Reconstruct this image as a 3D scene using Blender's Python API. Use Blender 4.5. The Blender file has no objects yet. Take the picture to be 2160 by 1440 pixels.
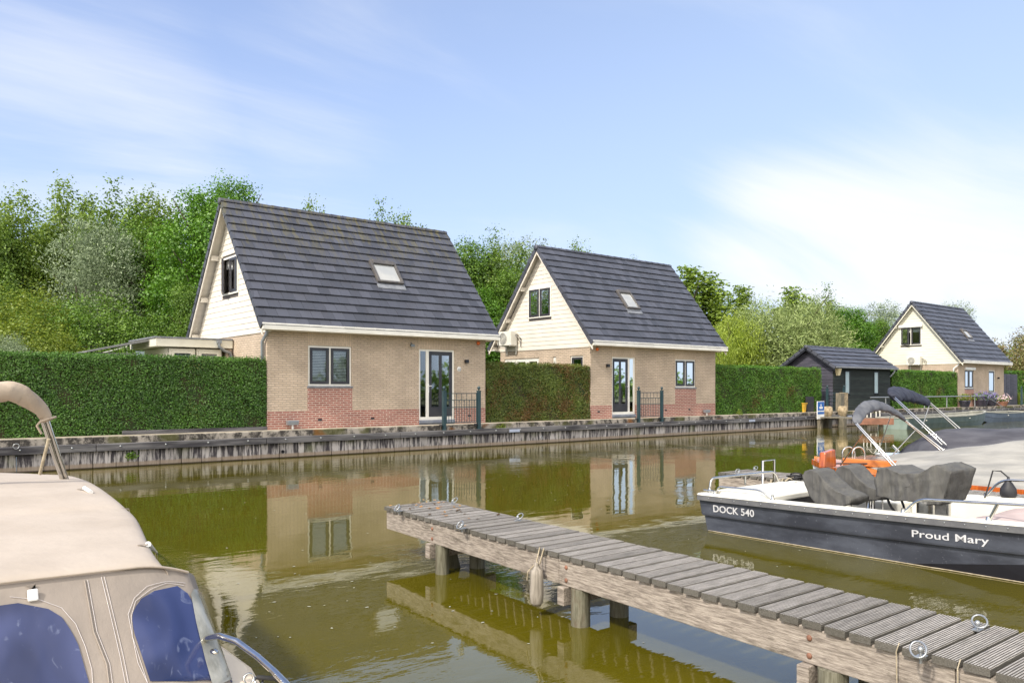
import bpy, math, random
import numpy as np
from mathutils import Vector, Matrix
R = math.radians
rnd = random.Random(7)
scene = bpy.context.scene

# ------------------------------------------------------------ camera, light, sky, exposure
# world axes: x runs along the quay, y away over the canal, z up, water surface at z = 0
CAM = Vector((-8.231, -20.246, 1.82))
FWD = Vector((.6310, .7758, 0)).normalized()
RGT = Vector((FWD.y, -FWD.x, 0))
FL = 1700.0
cd = bpy.data.cameras.new("camera")
cam = bpy.data.objects.new("camera", cd)
scene.collection.objects.link(cam)
cam.location = CAM
cam.rotation_euler = (R(90), 0, -math.atan2(FWD.x, FWD.y))
cd.sensor_width = 36
cd.lens = FL / 2160 * 36
cd.shift_y = 100 / 2160
cd.clip_end = 5000
cd.clip_start = .05
scene.camera = cam

SUN = Vector((-.70, -.12, .70)).normalized()
SUN_EL = math.asin(SUN.z)
SUN_ROT = math.atan2(SUN.x, SUN.y)
sd = bpy.data.lights.new("sun", 'SUN')
sd.energy = 2.3
sd.angle = R(4)
sd.color = (1.0, .93, .82)
sun = bpy.data.objects.new("sun", sd)
scene.collection.objects.link(sun)
sun.rotation_euler = (-SUN).to_track_quat('-Z', 'Y').to_euler()
scene.view_settings.view_transform = 'Standard'
scene.view_settings.look = 'None'
scene.view_settings.gamma = 1
scene.view_settings.exposure = .92
try:
    scene.cycles.max_bounces = 8
    scene.cycles.transparent_max_bounces = 12
    scene.cycles.use_denoising = True
except Exception:
    pass


def ray(u, v):
    return FWD + RGT * ((u - 1080) / FL) + Vector((0, 0, -(v - 820) / FL))


def AZ(u, v, z):
    d = ray(u, v); k = (z - CAM.z) / d.z
    return CAM + d * k


def AX(u, v, x):
    d = ray(u, v); k = (x - CAM.x) / d.x
    return CAM + d * k


def AY(u, v, y):
    d = ray(u, v); k = (y - CAM.y) / d.y
    return CAM + d * k


def AD(u, v, dep):
    return CAM + ray(u, v) * dep


# ---- sky
world = bpy.data.worlds.new("World")
scene.world = world
world.use_nodes = True
nt = world.node_tree
nt.nodes.clear()


class NT:
    """small helper for writing node trees"""
    def __init__(s, tree):
        s.t = tree

    def n(s, typ, **kw):
        nd = s.t.nodes.new(typ)
        for k, v in kw.items():
            if k == 'inp':
                for a, b in v.items():
                    sock = nd.inputs[a]
                    if isinstance(b, bpy.types.NodeSocket):
                        s.t.links.new(b, sock)
                    else:
                        sock.default_value = b
            else:
                setattr(nd, k, v)
        return nd

    def math(s, op, a, b=None, c=None, clamp=False):
        inp = {0: a}
        if b is not None: inp[1] = b
        if c is not None: inp[2] = c
        return s.n('ShaderNodeMath', operation=op, use_clamp=clamp, inp=inp).outputs[0]

    def mix(s, f, a, b, typ='MIX'):
        m = s.n('ShaderNodeMix', data_type='RGBA', blend_type=typ)
        for i, x in ((0, f), (6, a), (7, b)):
            if isinstance(x, bpy.types.NodeSocket):
                s.t.links.new(x, m.inputs[i])
            else:
                m.inputs[i].default_value = x if i == 0 else ((*x, 1) if len(x) == 3 else x)
        return m.outputs[2]

    def noise(s, vec, scale, detail=4, rough=.55, dist=0):
        nd = s.n('ShaderNodeTexNoise', inp={'Scale': scale, 'Detail': detail, 'Roughness': rough, 'Distortion': dist})
        if vec is not None: s.t.links.new(vec, nd.inputs['Vector'])
        return nd.outputs[0]

    def ramp(s, f, a, b, lo=0., hi=1.):
        m = s.n('ShaderNodeMapRange', clamp=True, interpolation_type='SMOOTHSTEP')
        s.t.links.new(f, m.inputs[0])
        for i, x in zip((1, 2, 3, 4), (a, b, lo, hi)): m.inputs[i].default_value = x
        return m.outputs[0]

    def vmap(s, vec, scale=(1, 1, 1), rot=(0, 0, 0), loc=(0, 0, 0)):
        m = s.n('ShaderNodeMapping', inp={'Scale': scale, 'Rotation': rot, 'Location': loc})
        s.t.links.new(vec, m.inputs[0])
        return m.outputs[0]


w = NT(nt)
sky = w.n('ShaderNodeTexSky', sky_type='NISHITA', sun_disc=False, sun_elevation=SUN_EL, sun_rotation=SUN_ROT,
          altitude=0, air_density=1.0, dust_density=.8, ozone_density=2.5)
gen = w.n('ShaderNodeTexCoord').outputs['Generated']
sep = w.n('ShaderNodeSeparateXYZ', inp={0: gen})
dz = w.math('MAXIMUM', sep.outputs[2], .02)
dzz = w.math('ADD', dz, .13)
px = w.math('DIVIDE', sep.outputs[0], dzz)
py = w.math('DIVIDE', sep.outputs[1], dzz)
pv = w.n('ShaderNodeCombineXYZ', inp={0: px, 1: py, 2: 0.0}).outputs[0]
# streaky thin cloud, drawn out along one wind direction
st1 = w.vmap(pv, scale=(.42, 1.25, 1), rot=(0, 0, R(38)), loc=(3.1, .4, 0))
n1 = w.noise(st1, .9, 7, .58, .7)
n2 = w.noise(w.vmap(pv, scale=(.5, .8, 1), rot=(0, 0, R(20)), loc=(7, 2, 0)), .45, 3, .5, .3)


def lobe(u, v, k0, k1):
    d = ray(u, v).normalized()
    dp = w.n('ShaderNodeVectorMath', operation='DOT_PRODUCT', inp={0: gen, 1: tuple(d)}).outputs['Value']
    return w.ramp(dp, math.cos(R(k0)), math.cos(R(k1)))


l1 = lobe(1820, 440, 13.5, 3)       # the big bank of cloud to the right
l1b = lobe(2250, 450, 15, 4)
l2 = lobe(150, 300, 14, 2)        # veil to the left
l3 = lobe(620, 210, 9, 1)
bank = w.math('MULTIPLY', w.math('MAXIMUM', l1, w.math('MULTIPLY', l1b, .9)), w.ramp(sep.outputs[2], .33, .20, .12, 1.0))
veil = w.math('MAXIMUM', w.math('MULTIPLY', l2, .75), w.math('MULTIPLY', l3, .4))
m = w.math('ADD', w.math('MULTIPLY', bank, .33), w.math('MULTIPLY', veil, .24))
m = w.math('ADD', m, w.math('ADD', w.math('MULTIPLY', n1, .75), w.math('MULTIPLY', n2, .35)))
cl = w.ramp(m, .56, .98)
cl = w.math('MULTIPLY', cl, .92)
haze = w.ramp(sep.outputs[2], .62, .0, .18, .62)
side = w.n('ShaderNodeVectorMath', operation='DOT_PRODUCT', inp={0: gen, 1: tuple(RGT)}).outputs['Value']
haze = w.math('ADD', haze, w.ramp(side, -.5, .6, .0, .28))
# thin high haze whitens the blue towards the horizon
skyc = w.mix(1.0, sky.outputs[0], (1.08, .98, 1.15), 'MULTIPLY')
hazed = w.mix(haze, skyc, (3.15, 4.0, 5.05))
final = w.mix(cl, hazed, (5.1, 5.2, 5.3))
# added bright patch of sky behind the viewer, unseen, to brighten the facades
bdir = (-FWD + Vector((-.1, 0, .75))).normalized()
bd_ = w.n('ShaderNodeVectorMath', operation='DOT_PRODUCT', inp={0: gen, 1: tuple(bdir)}).outputs['Value']
final = w.mix(w.ramp(bd_, math.cos(R(75)), math.cos(R(30))), final, (12.5, 11.9, 11.2))
SKY_STRENGTH = .11
bg = w.n('ShaderNodeBackground', inp={0: final, 1: SKY_STRENGTH})
wo = w.n('ShaderNodeOutputWorld', inp={0: bg.outputs[0]})

# ------------------------------------------------------------ materials
MATS = {}


def newmat(name):
    mt = bpy.data.materials.new(name); mt.use_nodes = True
    mt.node_tree.nodes.clear()
    return mt, NT(mt.node_tree)


def finish(mt, t, col, rough=.6, bump=None, bs=.3, bd=.01, metallic=0., spec=.5, **kw):
    p = t.n('ShaderNodeBsdfPrincipled')
    inp = {'Base Color': col, 'Roughness': rough, 'Metallic': metallic, 'Specular IOR Level': spec}
    inp.update(kw)
    for k, v in inp.items():
        if isinstance(v, bpy.types.NodeSocket): t.t.links.new(v, p.inputs[k])
        else: p.inputs[k].default_value = (*v, 1) if isinstance(v, tuple) and len(v) == 3 else v
    if bump is not None:
        b = t.n('ShaderNodeBump', inp={'Strength': bs, 'Distance': bd, 'Height': bump})
        t.t.links.new(b.outputs[0], p.inputs['Normal'])
    t.n('ShaderNodeOutputMaterial', inp={0: p.outputs[0]})
    return mt


def isl(t):
    return t.n('ShaderNodeNewGeometry').outputs['Random Per Island']


def M(name, c1, c2=None, scale=3., rough=.6, bump=.0, bscale=None, st=(1, 1, 1), metallic=0., spec=.5, island=0., lo=.35, hi=.65, detail=5, bd=.01, coord='Object', **kw):
    """noise-mottled surface; island = how much separate pieces (planks, tiles) differ in tone"""
    if name in MATS: return MATS[name]
    mt, t = newmat(name)
    co = t.n('ShaderNodeTexCoord').outputs[coord]
    v = t.vmap(co, scale=st)
    if c2 is None: c2 = tuple(x * .85 for x in c1)
    col = t.mix(t.ramp(t.noise(v, scale, detail), lo, hi), c1, c2)
    if island:
        br = t.ramp(isl(t), 0, 1, 1 - island, 1 + island)
        c = t.n('ShaderNodeCombineColor', inp={0: br, 1: br, 2: br}).outputs[0]
        col = t.mix(1.0, col, c, 'MULTIPLY')
    bm = t.noise(v, bscale or scale * 6, 4) if bump else None
    MATS[name] = finish(mt, t, col, rough, bm, bump, bd, metallic, spec, **kw)
    return MATS[name]


def brick(name, c1, c2, mortar, soldier=False, bh=.0625, bw=.22, mort=.011, bs=.6, waves=0.):
    mt, t = newmat(name)
    co = t.n('ShaderNodeTexCoord').outputs['Object']
    s = t.n('ShaderNodeSeparateXYZ', inp={0: co})
    h = t.math('ADD', s.outputs[0], s.outputs[1])
    z = s.outputs[2]
    if waves:
        z = t.math('ADD', z, t.math('MULTIPLY', t.math('SUBTRACT', t.noise(co, 5, 3), .5), waves))
    vec = t.n('ShaderNodeCombineXYZ', inp={0: (z if soldier else h), 1: (h if soldier else z), 2: 0.0}).outputs[0]
    b = t.n('ShaderNodeTexBrick', inp={'Vector': vec, 'Color1': (*c1, 1), 'Color2': (*c2, 1), 'Mortar': (*mortar, 1), 'Scale': 1.0,
                                       'Mortar Size': mort, 'Mortar Smooth': .3, 'Bias': 0.0, 'Brick Width': bw, 'Row Height': bh})
    big = t.ramp(t.noise(co, .9, 4), .3, .7, .86, 1.1)
    c = t.n('ShaderNodeCombineColor', inp={0: big, 1: big, 2: big}).outputs[0]
    col = t.mix(1.0, b.outputs[0], c, 'MULTIPLY')
    col = t.mix(t.ramp(t.noise(co, 14, 4), .45, .75, 0, .35), col, tuple(x * .7 for x in c2))
    ht = t.math('ADD', t.math('MULTIPLY', b.outputs['Fac'], -1.0), t.math('MULTIPLY', t.noise(co, 40, 3), .5))
    return finish(mt, t, col, .85, ht, bs, .012, spec=.25)


MATS['cream_brick'] = brick('cream_brick', (.60, .48, .365), (.51, .405, .30), (.40, .33, .265), waves=.035, mort=.013, bs=.9)
MATS['cream_soldier'] = brick('cream_soldier', (.60, .48, .36), (.53, .42, .31), (.43, .35, .28), soldier=True)
MATS['red_brick'] = brick('red_brick', (.36, .15, .115), (.26, .105, .085), (.50, .39, .33), mort=.012, bs=.5)


def roofmat(name, moss):
    mt, t = newmat(name)
    co = t.n('ShaderNodeTexCoord').outputs['Object']
    s = t.n('ShaderNodeSeparateXYZ', inp={0: co})
    col = t.mix(isl(t), (.044, .048, .062), (.078, .083, .106))
    col = t.mix(t.ramp(t.noise(co, 2.2, 5), .4, .75, 0, .5), col, (.052, .052, .062))
    col = t.mix(t.ramp(t.noise(co, 30, 3), .55, .8, 0, .5), col, (.10, .10, .11))
    if moss:
        up = t.ramp(s.outputs[2], 4.2, 6.9)
        streak = t.noise(t.vmap(co, scale=(3, .7, .7)), 2.4, 5, .65)
        f = t.math('MULTIPLY', up, t.ramp(streak, .46, .68))
        col = t.mix(t.math('MULTIPLY', f, .75), col, (.13, .115, .045))
    return finish(mt, t, col, .52, t.noise(co, 60, 3), .12, .005, spec=.45)


MATS['roof_old'] = roofmat('roof_old', True)
MATS['roof_new'] = roofmat('roof_new', False)

M('white_boards', (.72, .67, .585), (.66, .61, .53), 1.6, .5, .08, st=(1, 1, 6))
M('cream_boards', (.70, .675, .57), (.65, .62, .52), 1.6, .5, .08, st=(1, 1, 6))
M('white_paint', (.80, .78, .72), (.73, .71, .65), 2., .4)
M('cream_paint', (.74, .71, .60), (.69, .66, .55), 2., .45)
M('white_plastic', (.78, .78, .76), (.70, .70, .69), 3., .35)
M('dark_frame', (.030, .030, .038), (.045, .045, .052), 3., .35)
M('dark_green_iron', (.018, .045, .055), (.028, .055, .062), 6., .4)
M('black_iron', (.015, .016, .022), None, 5., .45)
M('zinc', (.34, .37, .41), (.27, .30, .34), 4., .35, metallic=.6)
M('steel', (.62, .61, .58), (.52, .51, .48), 6., .16, metallic=1.)
M('galv', (.36, .37, .38), (.36, .38, .39), 8., .4, metallic=.7)
M('blind', (.88, .88, .86), None, 3., .6)
M('curtain', (.55, .54, .50), (.42, .41, .38), 4., .8, st=(8, 8, .3))
M('inside', (.10, .09, .085), None, 2., .9)
M('velux', (.075, .07, .07), (.11, .10, .09), 6., .4)
M('lead', (.16, .17, .19), (.22, .23, .25), 5., .5, .2)
M('stone_step', (.16, .18, .23), (.22, .24, .28), 5., .6, .2)
M('orange_lamp', (.75, .16, .03), None, 3., .3)
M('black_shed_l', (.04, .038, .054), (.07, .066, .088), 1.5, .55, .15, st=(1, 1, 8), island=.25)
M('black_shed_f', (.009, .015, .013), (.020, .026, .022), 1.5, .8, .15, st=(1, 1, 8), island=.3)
M('frosted', (.40, .50, .52), (.33, .43, .46), 2., .15)
M('lantern', (.72, .62, .38), None, 3., .4)
M('path_concrete', (.42, .36, .28), (.28, .25, .19), 1.2, .85, .3, bscale=30)
M('earth', (.075, .085, .03), (.05, .07, .02), .4, .95, .3)
M('post_wood', (.20, .17, .125), (.10, .095, .07), 3., .8, .5, st=(4, 4, .7), bscale=10)
M('stump_wood', (.42, .33, .21), (.22, .17, .10), 6., .8, .4)
M('rust_wood', (.26, .12, .075), (.17, .08, .05), 3., .7, .3)
M('rope', (.42, .36, .26), (.30, .25, .17), 20., .85, .3)
M('white_rope', (.62, .58, .50), None, 20., .7, .3)
M('black_rope', (.02, .02, .022), None, 20., .7)
M('flower_p', (.13, .06, .32), (.32, .30, .55), 20., .7)
M('flower_w', (.75, .72, .70), (.55, .25, .35), 20., .7)
M('blue_pot', (.02, .022, .03), (.035, .03, .05), 5., .4)
M('yellow', (.55, .33, .03), (.42, .25, .03), 8., .5)
M('sign_blue', (.02, .12, .42), None, 3., .4)
M('sign_white', (.80, .80, .78), None, 3., .4)
M('ac_white', (.72, .70, .63), (.65, .63, .56), 4., .45)
M('ac_dark', (.20, .20, .19), (.14, .14, .14), 30., .6)
# quay
def planks_mat():
    mt, t = newmat('quay_planks')
    co = t.n('ShaderNodeTexCoord').outputs['Object']
    s = t.n('ShaderNodeSeparateXYZ', inp={0: co})
    col = t.mix(isl(t), (.36, .335, .325), (.52, .485, .475))
    streak = t.noise(t.vmap(co, scale=(7, 1, .8)), 1.5, 6, .7)
    col = t.mix(t.ramp(streak, .43, .58, 0, .95), col, (.035, .03, .038))
    top = t.ramp(s.outputs[2], .20, .44)
    col = t.mix(t.math('MULTIPLY', top, t.ramp(streak, .40, .54)), col, (.035, .032, .036))
    grn = t.ramp(t.noise(co, 1.3, 3), .55, .75, 0, .5)
    col = t.mix(grn, col, (.15, .16, .07))
    tide = t.ramp(t.math('ADD', s.outputs[2], t.math('MULTIPLY', t.noise(t.vmap(co, scale=(3, 1, 1)), 2, 4), .05)), .17, .12)
    col = t.mix(t.math('MULTIPLY', tide, .85), col, (.30, .235, .175))
    low = t.ramp(s.outputs[2], .045, .015)
    col = t.mix(low, col, (.035, .026, .016))
    return finish(mt, t, col, .8, t.noise(t.vmap(co, scale=(6, 1, 1)), 8, 5), .5, .01, spec=.3)
MATS['quay_planks'] = planks_mat()
def concrete_mat():
    mt, t = newmat('mossy_concrete')
    co = t.n('ShaderNodeTexCoord').outputs['Object']
    st_ = t.vmap(co, scale=(1, 1, .9))
    n = t.noise(st_, 3.4, 8, .68)
    col = t.mix(t.ramp(n, .41, .55), (.34, .305, .26), (.05, .045, .04))
    col = t.mix(t.ramp(t.noise(co, 14, 5, .7), .5, .66, 0, .6), col, (.33, .30, .25))
    col = t.mix(t.ramp(t.noise(co, 1.1, 4), .54, .64, 0, .8), col, (.085, .085, .03))
    col = t.mix(t.ramp(t.noise(t.vmap(co, loc=(9, 0, 0)), .8, 3), .64, .72, 0, .8), col, (.20, .085, .025))
    return finish(mt, t, col, .9, n, .5, .02, spec=.2)
MATS['mossy_concrete'] = concrete_mat()
M('waler', (.15, .145, .148), (.032, .03, .036), 2.2, .8, .5, st=(.35, 1, 4), bscale=6)
# jetty wood
def jetty_mat(name, c1, c2, c3, st_, island=.16):
    mt, t = newmat(name)
    co = t.n('ShaderNodeTexCoord').outputs['Object']
    g = t.noise(t.vmap(co, scale=st_), 4, 7, .7)
    col = t.mix(t.ramp(g, .33, .67), c1, c2)
    col = t.mix(t.ramp(t.noise(t.vmap(co, scale=tuple(math.sqrt(abs(x)) for x in st_)), 2.1, 7, .75), .52, .74, 0, .8), col, c3)
    br = t.ramp(isl(t), 0, 1, 1 - island, 1 + island)
    col = t.mix(1.0, col, t.n('ShaderNodeCombineColor', inp={0: br, 1: br, 2: br}).outputs[0], 'MULTIPLY')
    if name == 'deck_wood':    # shade of the plank gaps put into the colour of the side faces
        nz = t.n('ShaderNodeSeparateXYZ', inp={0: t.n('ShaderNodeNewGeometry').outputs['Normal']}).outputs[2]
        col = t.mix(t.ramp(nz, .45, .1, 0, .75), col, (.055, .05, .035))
    return finish(mt, t, col, .85, g, .7, .012, spec=.25)
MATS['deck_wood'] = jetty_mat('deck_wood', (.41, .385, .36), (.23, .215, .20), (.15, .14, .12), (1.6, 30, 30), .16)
MATS['beam_wood'] = jetty_mat('beam_wood', (.42, .365, .31), (.185, .155, .13), (.08, .068, .05), (14, 1.8, 20), .05)
MATS['pile_wood'] = jetty_mat('pile_wood', (.21, .20, .15), (.10, .095, .065), (.09, .05, .025), (9, 9, 1), .1)
# fabrics
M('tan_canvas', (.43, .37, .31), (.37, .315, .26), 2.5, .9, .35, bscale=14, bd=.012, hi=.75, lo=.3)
M('tan_canvas_side', (.29, .25, .215), (.22, .19, .165), 5, .9, .4, bscale=16, bd=.012, st=(1, 1, .5), hi=.8, lo=.25)  # same canvas, darker: the front panel's shade is put into the colour
M('tan_bimini', (.42, .345, .265), (.36, .29, .225), 3., .85, .3, bscale=40)
M('stitch', (.62, .58, .58), None, 3., .8)
M('grey_cover', (.075, .073, .070), (.105, .102, .092), 3., .8, .6, bscale=7, bd=.04, st=(1, 3, .5))
M('grey_bimini', (.13, .135, .15), (.075, .08, .095), 5., .8, .4, bscale=14)
M('navy_bimini', (.016, .020, .038), (.03, .034, .052), 5., .8, .4, bscale=14)
M('grey_tarp', (.31, .30, .275), (.22, .215, .20), 2.2, .8, .6, st=(2.2, .5, 3), bscale=3, bd=.06)
M('dark_tarp', (.045, .045, .056), (.085, .085, .098), 2., .8, .5, st=(2, .6, 2), bscale=4, bd=.04)
M('pale_tarp', (.38, .43, .55), None, 2., .7)
M('pink_cover', (.45, .36, .34), (.38, .30, .28), 3., .8, .3, bscale=10)
M('black_rubber', (.018, .018, .022), (.03, .03, .035), 8., .6)
# boats
def hull_mat():
    mt, t = newmat('hull_grey')
    co = t.n('ShaderNodeTexCoord').outputs['Object']
    col = t.mix(t.ramp(t.noise(t.vmap(co, scale=(1, .7, 2)), 1.6, 5, .6), .38, .66), (.028, .031, .042), (.070, .078, .10))
    col = t.mix(t.ramp(t.noise(co, 30, 4, .7), .62, .72, 0, .5), col, (.20, .21, .24))
    return finish(mt, t, col, .42, t.noise(co, 5, 3), .12, .01, spec=.5)
MATS['hull_grey'] = hull_mat()
M('hull_black', (.012, .012, .018), None, 3., .3)
M('strake_grey', (.085, .085, .09), (.12, .12, .12), 6., .5, .2)
M('gel_white', (.74, .72, .64), (.68, .66, .58), 2., .3)
M('gel_cream', (.70, .60, .46), (.66, .56, .42), 2., .35)
M('floor_dark', (.035, .033, .04), (.05, .048, .055), 10., .6)
M('letters', (.60, .60, .62), None, 3., .4)
M('mahogany', (.56, .20, .045), (.46, .15, .035), 2.0, .18, st=(7, .7, 7), **{'Coat Weight': .6})
M('mahogany_dark', (.50, .12, .02), (.30, .06, .012), 2.5, .18, st=(6, 6, .8), **{'Coat Weight': .6})
M('hull_white', (.72, .74, .74), (.66, .68, .68), 2., .3)
M('hull_paleblue', (.50, .58, .66), (.44, .52, .60), 2., .3)
M('skiff_green', (.05, .08, .075), (.08, .11, .105), 3., .45)
M('skiff_blue', (.07, .095, .14), (.10, .13, .18), 3., .45)
M('skiff_transom', (.23, .29, .26), (.18, .24, .21), 3., .5)
M('skiff_in', (.42, .41, .35), (.30, .30, .26), 3., .6)


def vinyl():
    mt, t = newmat('vinyl')
    co = t.n('ShaderNodeTexCoord').outputs['Object']
    d = t.noise(t.vmap(co, scale=(3, 3, 1.4), rot=(0, .5, 0)), 1.1, 2, .45, .8)
    col = t.mix(t.ramp(d, .32, .68), (.008, .016, .065), (.040, .055, .15))
    col = t.mix(t.ramp(t.noise(t.vmap(co, scale=(6, 6, 1)), 2.2, 4, .5, 2.), .60, .72, 0, .5), col, (.16, .19, .30))
    s1 = t.noise(t.vmap(co, scale=(7, 7, .8), rot=(0, R(24), 0)), 1.2, 1, .4, .3)
    return finish(mt, t, col, .08, t.math('ADD', d, t.math('MULTIPLY', s1, .6)), .35, .03, spec=.45)
MATS['vinyl'] = vinyl()


def glass(name, ior=1.75, tint=(.75, .82, .85)):
    mt, t = newmat(name)
    fr = t.n('ShaderNodeFresnel', inp={0: ior})
    tr = t.n('ShaderNodeBsdfTransparent', inp={0: (*tint, 1)})
    gl = t.n('ShaderNodeBsdfGlossy', inp={0: (1, 1, 1, 1), 1: .02})
    mx = t.n('ShaderNodeMixShader', inp={0: fr.outputs[0], 1: tr.outputs[0], 2: gl.outputs[0]})
    t.n('ShaderNodeOutputMaterial', inp={0: mx.outputs[0]})
    return mt
MATS['glass'] = glass('glass', 1.75, (.84, .88, .90))


def foliage(name, cols, rough=.5, transl=.25, brown=None):
    """cols: dark, mid, light; every leaf takes its own tone; brown = (colour, amount) patches"""
    mt, t = newmat(name)
    i = isl(t)
    co = t.n('ShaderNodeTexCoord').outputs['Object']
    col = t.mix(t.ramp(i, 0, .6), cols[0], cols[1])
    col = t.mix(t.ramp(i, .55, 1), col, cols[2])
    big = t.ramp(t.noise(co, .55, 3), .35, .65)
    col = t.mix(t.math('MULTIPLY', big, .45), col, cols[2])
    if brown:
        f = t.ramp(t.math('ADD', t.noise(co, brown[2], 4, .6), t.math('MULTIPLY', i, .25)), brown[1], brown[1] + .16)
        col = t.mix(f, col, brown[0])
    d = t.n('ShaderNodeBsdfDiffuse', inp={0: col})
    tl = t.n('ShaderNodeBsdfTranslucent', inp={0: t.mix(.5, col, cols[2])})
    gl = t.n('ShaderNodeBsdfGlossy', inp={0: (.6, .65, .55, 1), 1: rough})
    a = t.n('ShaderNodeMixShader', inp={0: transl, 1: d.outputs[0], 2: tl.outputs[0]})
    b = t.n('ShaderNodeMixShader', inp={0: .06, 1: a.outputs[0], 2: gl.outputs[0]})
    t.n('ShaderNodeOutputMaterial', inp={0: b.outputs[0]})
    MATS[name] = mt
    return mt


foliage('leaf_hedge', ((.018, .055, .006), (.045, .125, .013), (.10, .22, .024)), brown=((.12, .075, .02), .80, .8))
foliage('leaf_hedge_dry', ((.05, .085, .010), (.095, .125, .018), (.15, .20, .026)), brown=((.15, .08, .02), .61, .9))
foliage('leaf_hedge_mix', ((.026, .085, .008), (.06, .165, .014), (.13, .27, .024)), brown=((.14, .08, .02), .74, .55))
foliage('leaf_poplar', ((.045, .09, .012), (.14, .235, .03), (.32, .43, .06)), transl=.35)
foliage('leaf_poplar_dark', ((.03, .07, .010), (.09, .175, .022), (.23, .34, .05)), transl=.35)
foliage('leaf_silver', ((.11, .15, .075), (.20, .26, .14), (.33, .40, .24)), transl=.25)
foliage('leaf_maple', ((.03, .10, .007), (.07, .19, .012), (.15, .31, .02)), transl=.35)
foliage('leaf_shrub', ((.035, .10, .01), (.085, .18, .016), (.17, .28, .027)), transl=.3)
foliage('leaf_yellow', ((.075, .13, .01), (.14, .21, .018), (.27, .32, .03)), transl=.35)
foliage('leaf_willow', ((.11, .165, .04), (.21, .28, .08), (.36, .43, .16)), transl=.3)
foliage('leaf_weeping', ((.15, .23, .014), (.25, .34, .028), (.38, .46, .05)), transl=.35)
foliage('leaf_rust', ((.14, .11, .04), (.24, .15, .07), (.17, .20, .05)), transl=.3)
M('bark', (.13, .10, .075), (.08, .065, .05), 4., .9, .5, st=(3, 3, .6))
M('hedge_core', (.018, .035, .006), (.035, .03, .01), 3., .95)
M('dead_leaf', (.35, .20, .06), (.25, .12, .04), 10., .8, island=.4)


def water():
    mt, t = newmat('water')
    co = t.n('ShaderNodeNewGeometry').outputs['Position']
    # calm and ruffled patches
    patch = t.ramp(t.noise(t.vmap(co, scale=(.9, .45, 1), rot=(0, 0, R(-20))), .32, 3, .5, .4), .44, .64)
    r1 = t.noise(t.vmap(co, scale=(1.2, 3.6, 1), rot=(0, 0, R(-38))), 1.7, 3, .5, .5)
    r2 = t.noise(t.vmap(co, scale=(1.2, 2.2, 1), rot=(0, 0, R(-34))), 6.5, 3, .55, .3)
    slow = t.noise(t.vmap(co, scale=(1, 2.2, 1), rot=(0, 0, R(-39))), .9, 2, .5)
    fine = t.math('ADD', t.math('MULTIPLY', r1, .75), t.math('MULTIPLY', r2, .28))
    h = t.math('ADD', t.math('MULTIPLY', fine, t.math('ADD', t.math('MULTIPLY', patch, .92), .08)), t.math('MULTIPLY', slow, .35))
    scum = t.ramp(t.noise(t.vmap(co, scale=(.4, 1, 1)), 1.2, 5), .3, .7)
    col = t.mix(scum, (.074, .064, .003), (.088, .074, .004))
    return finish(mt, t, col, .015, h, .27, .035, spec=.5, IOR=1.68)
MATS['water'] = water()

# ------------------------------------------------------------ geometry helpers
ORG = {}
COL = scene.collection


def V(*a):
    return Vector(a)


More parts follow.
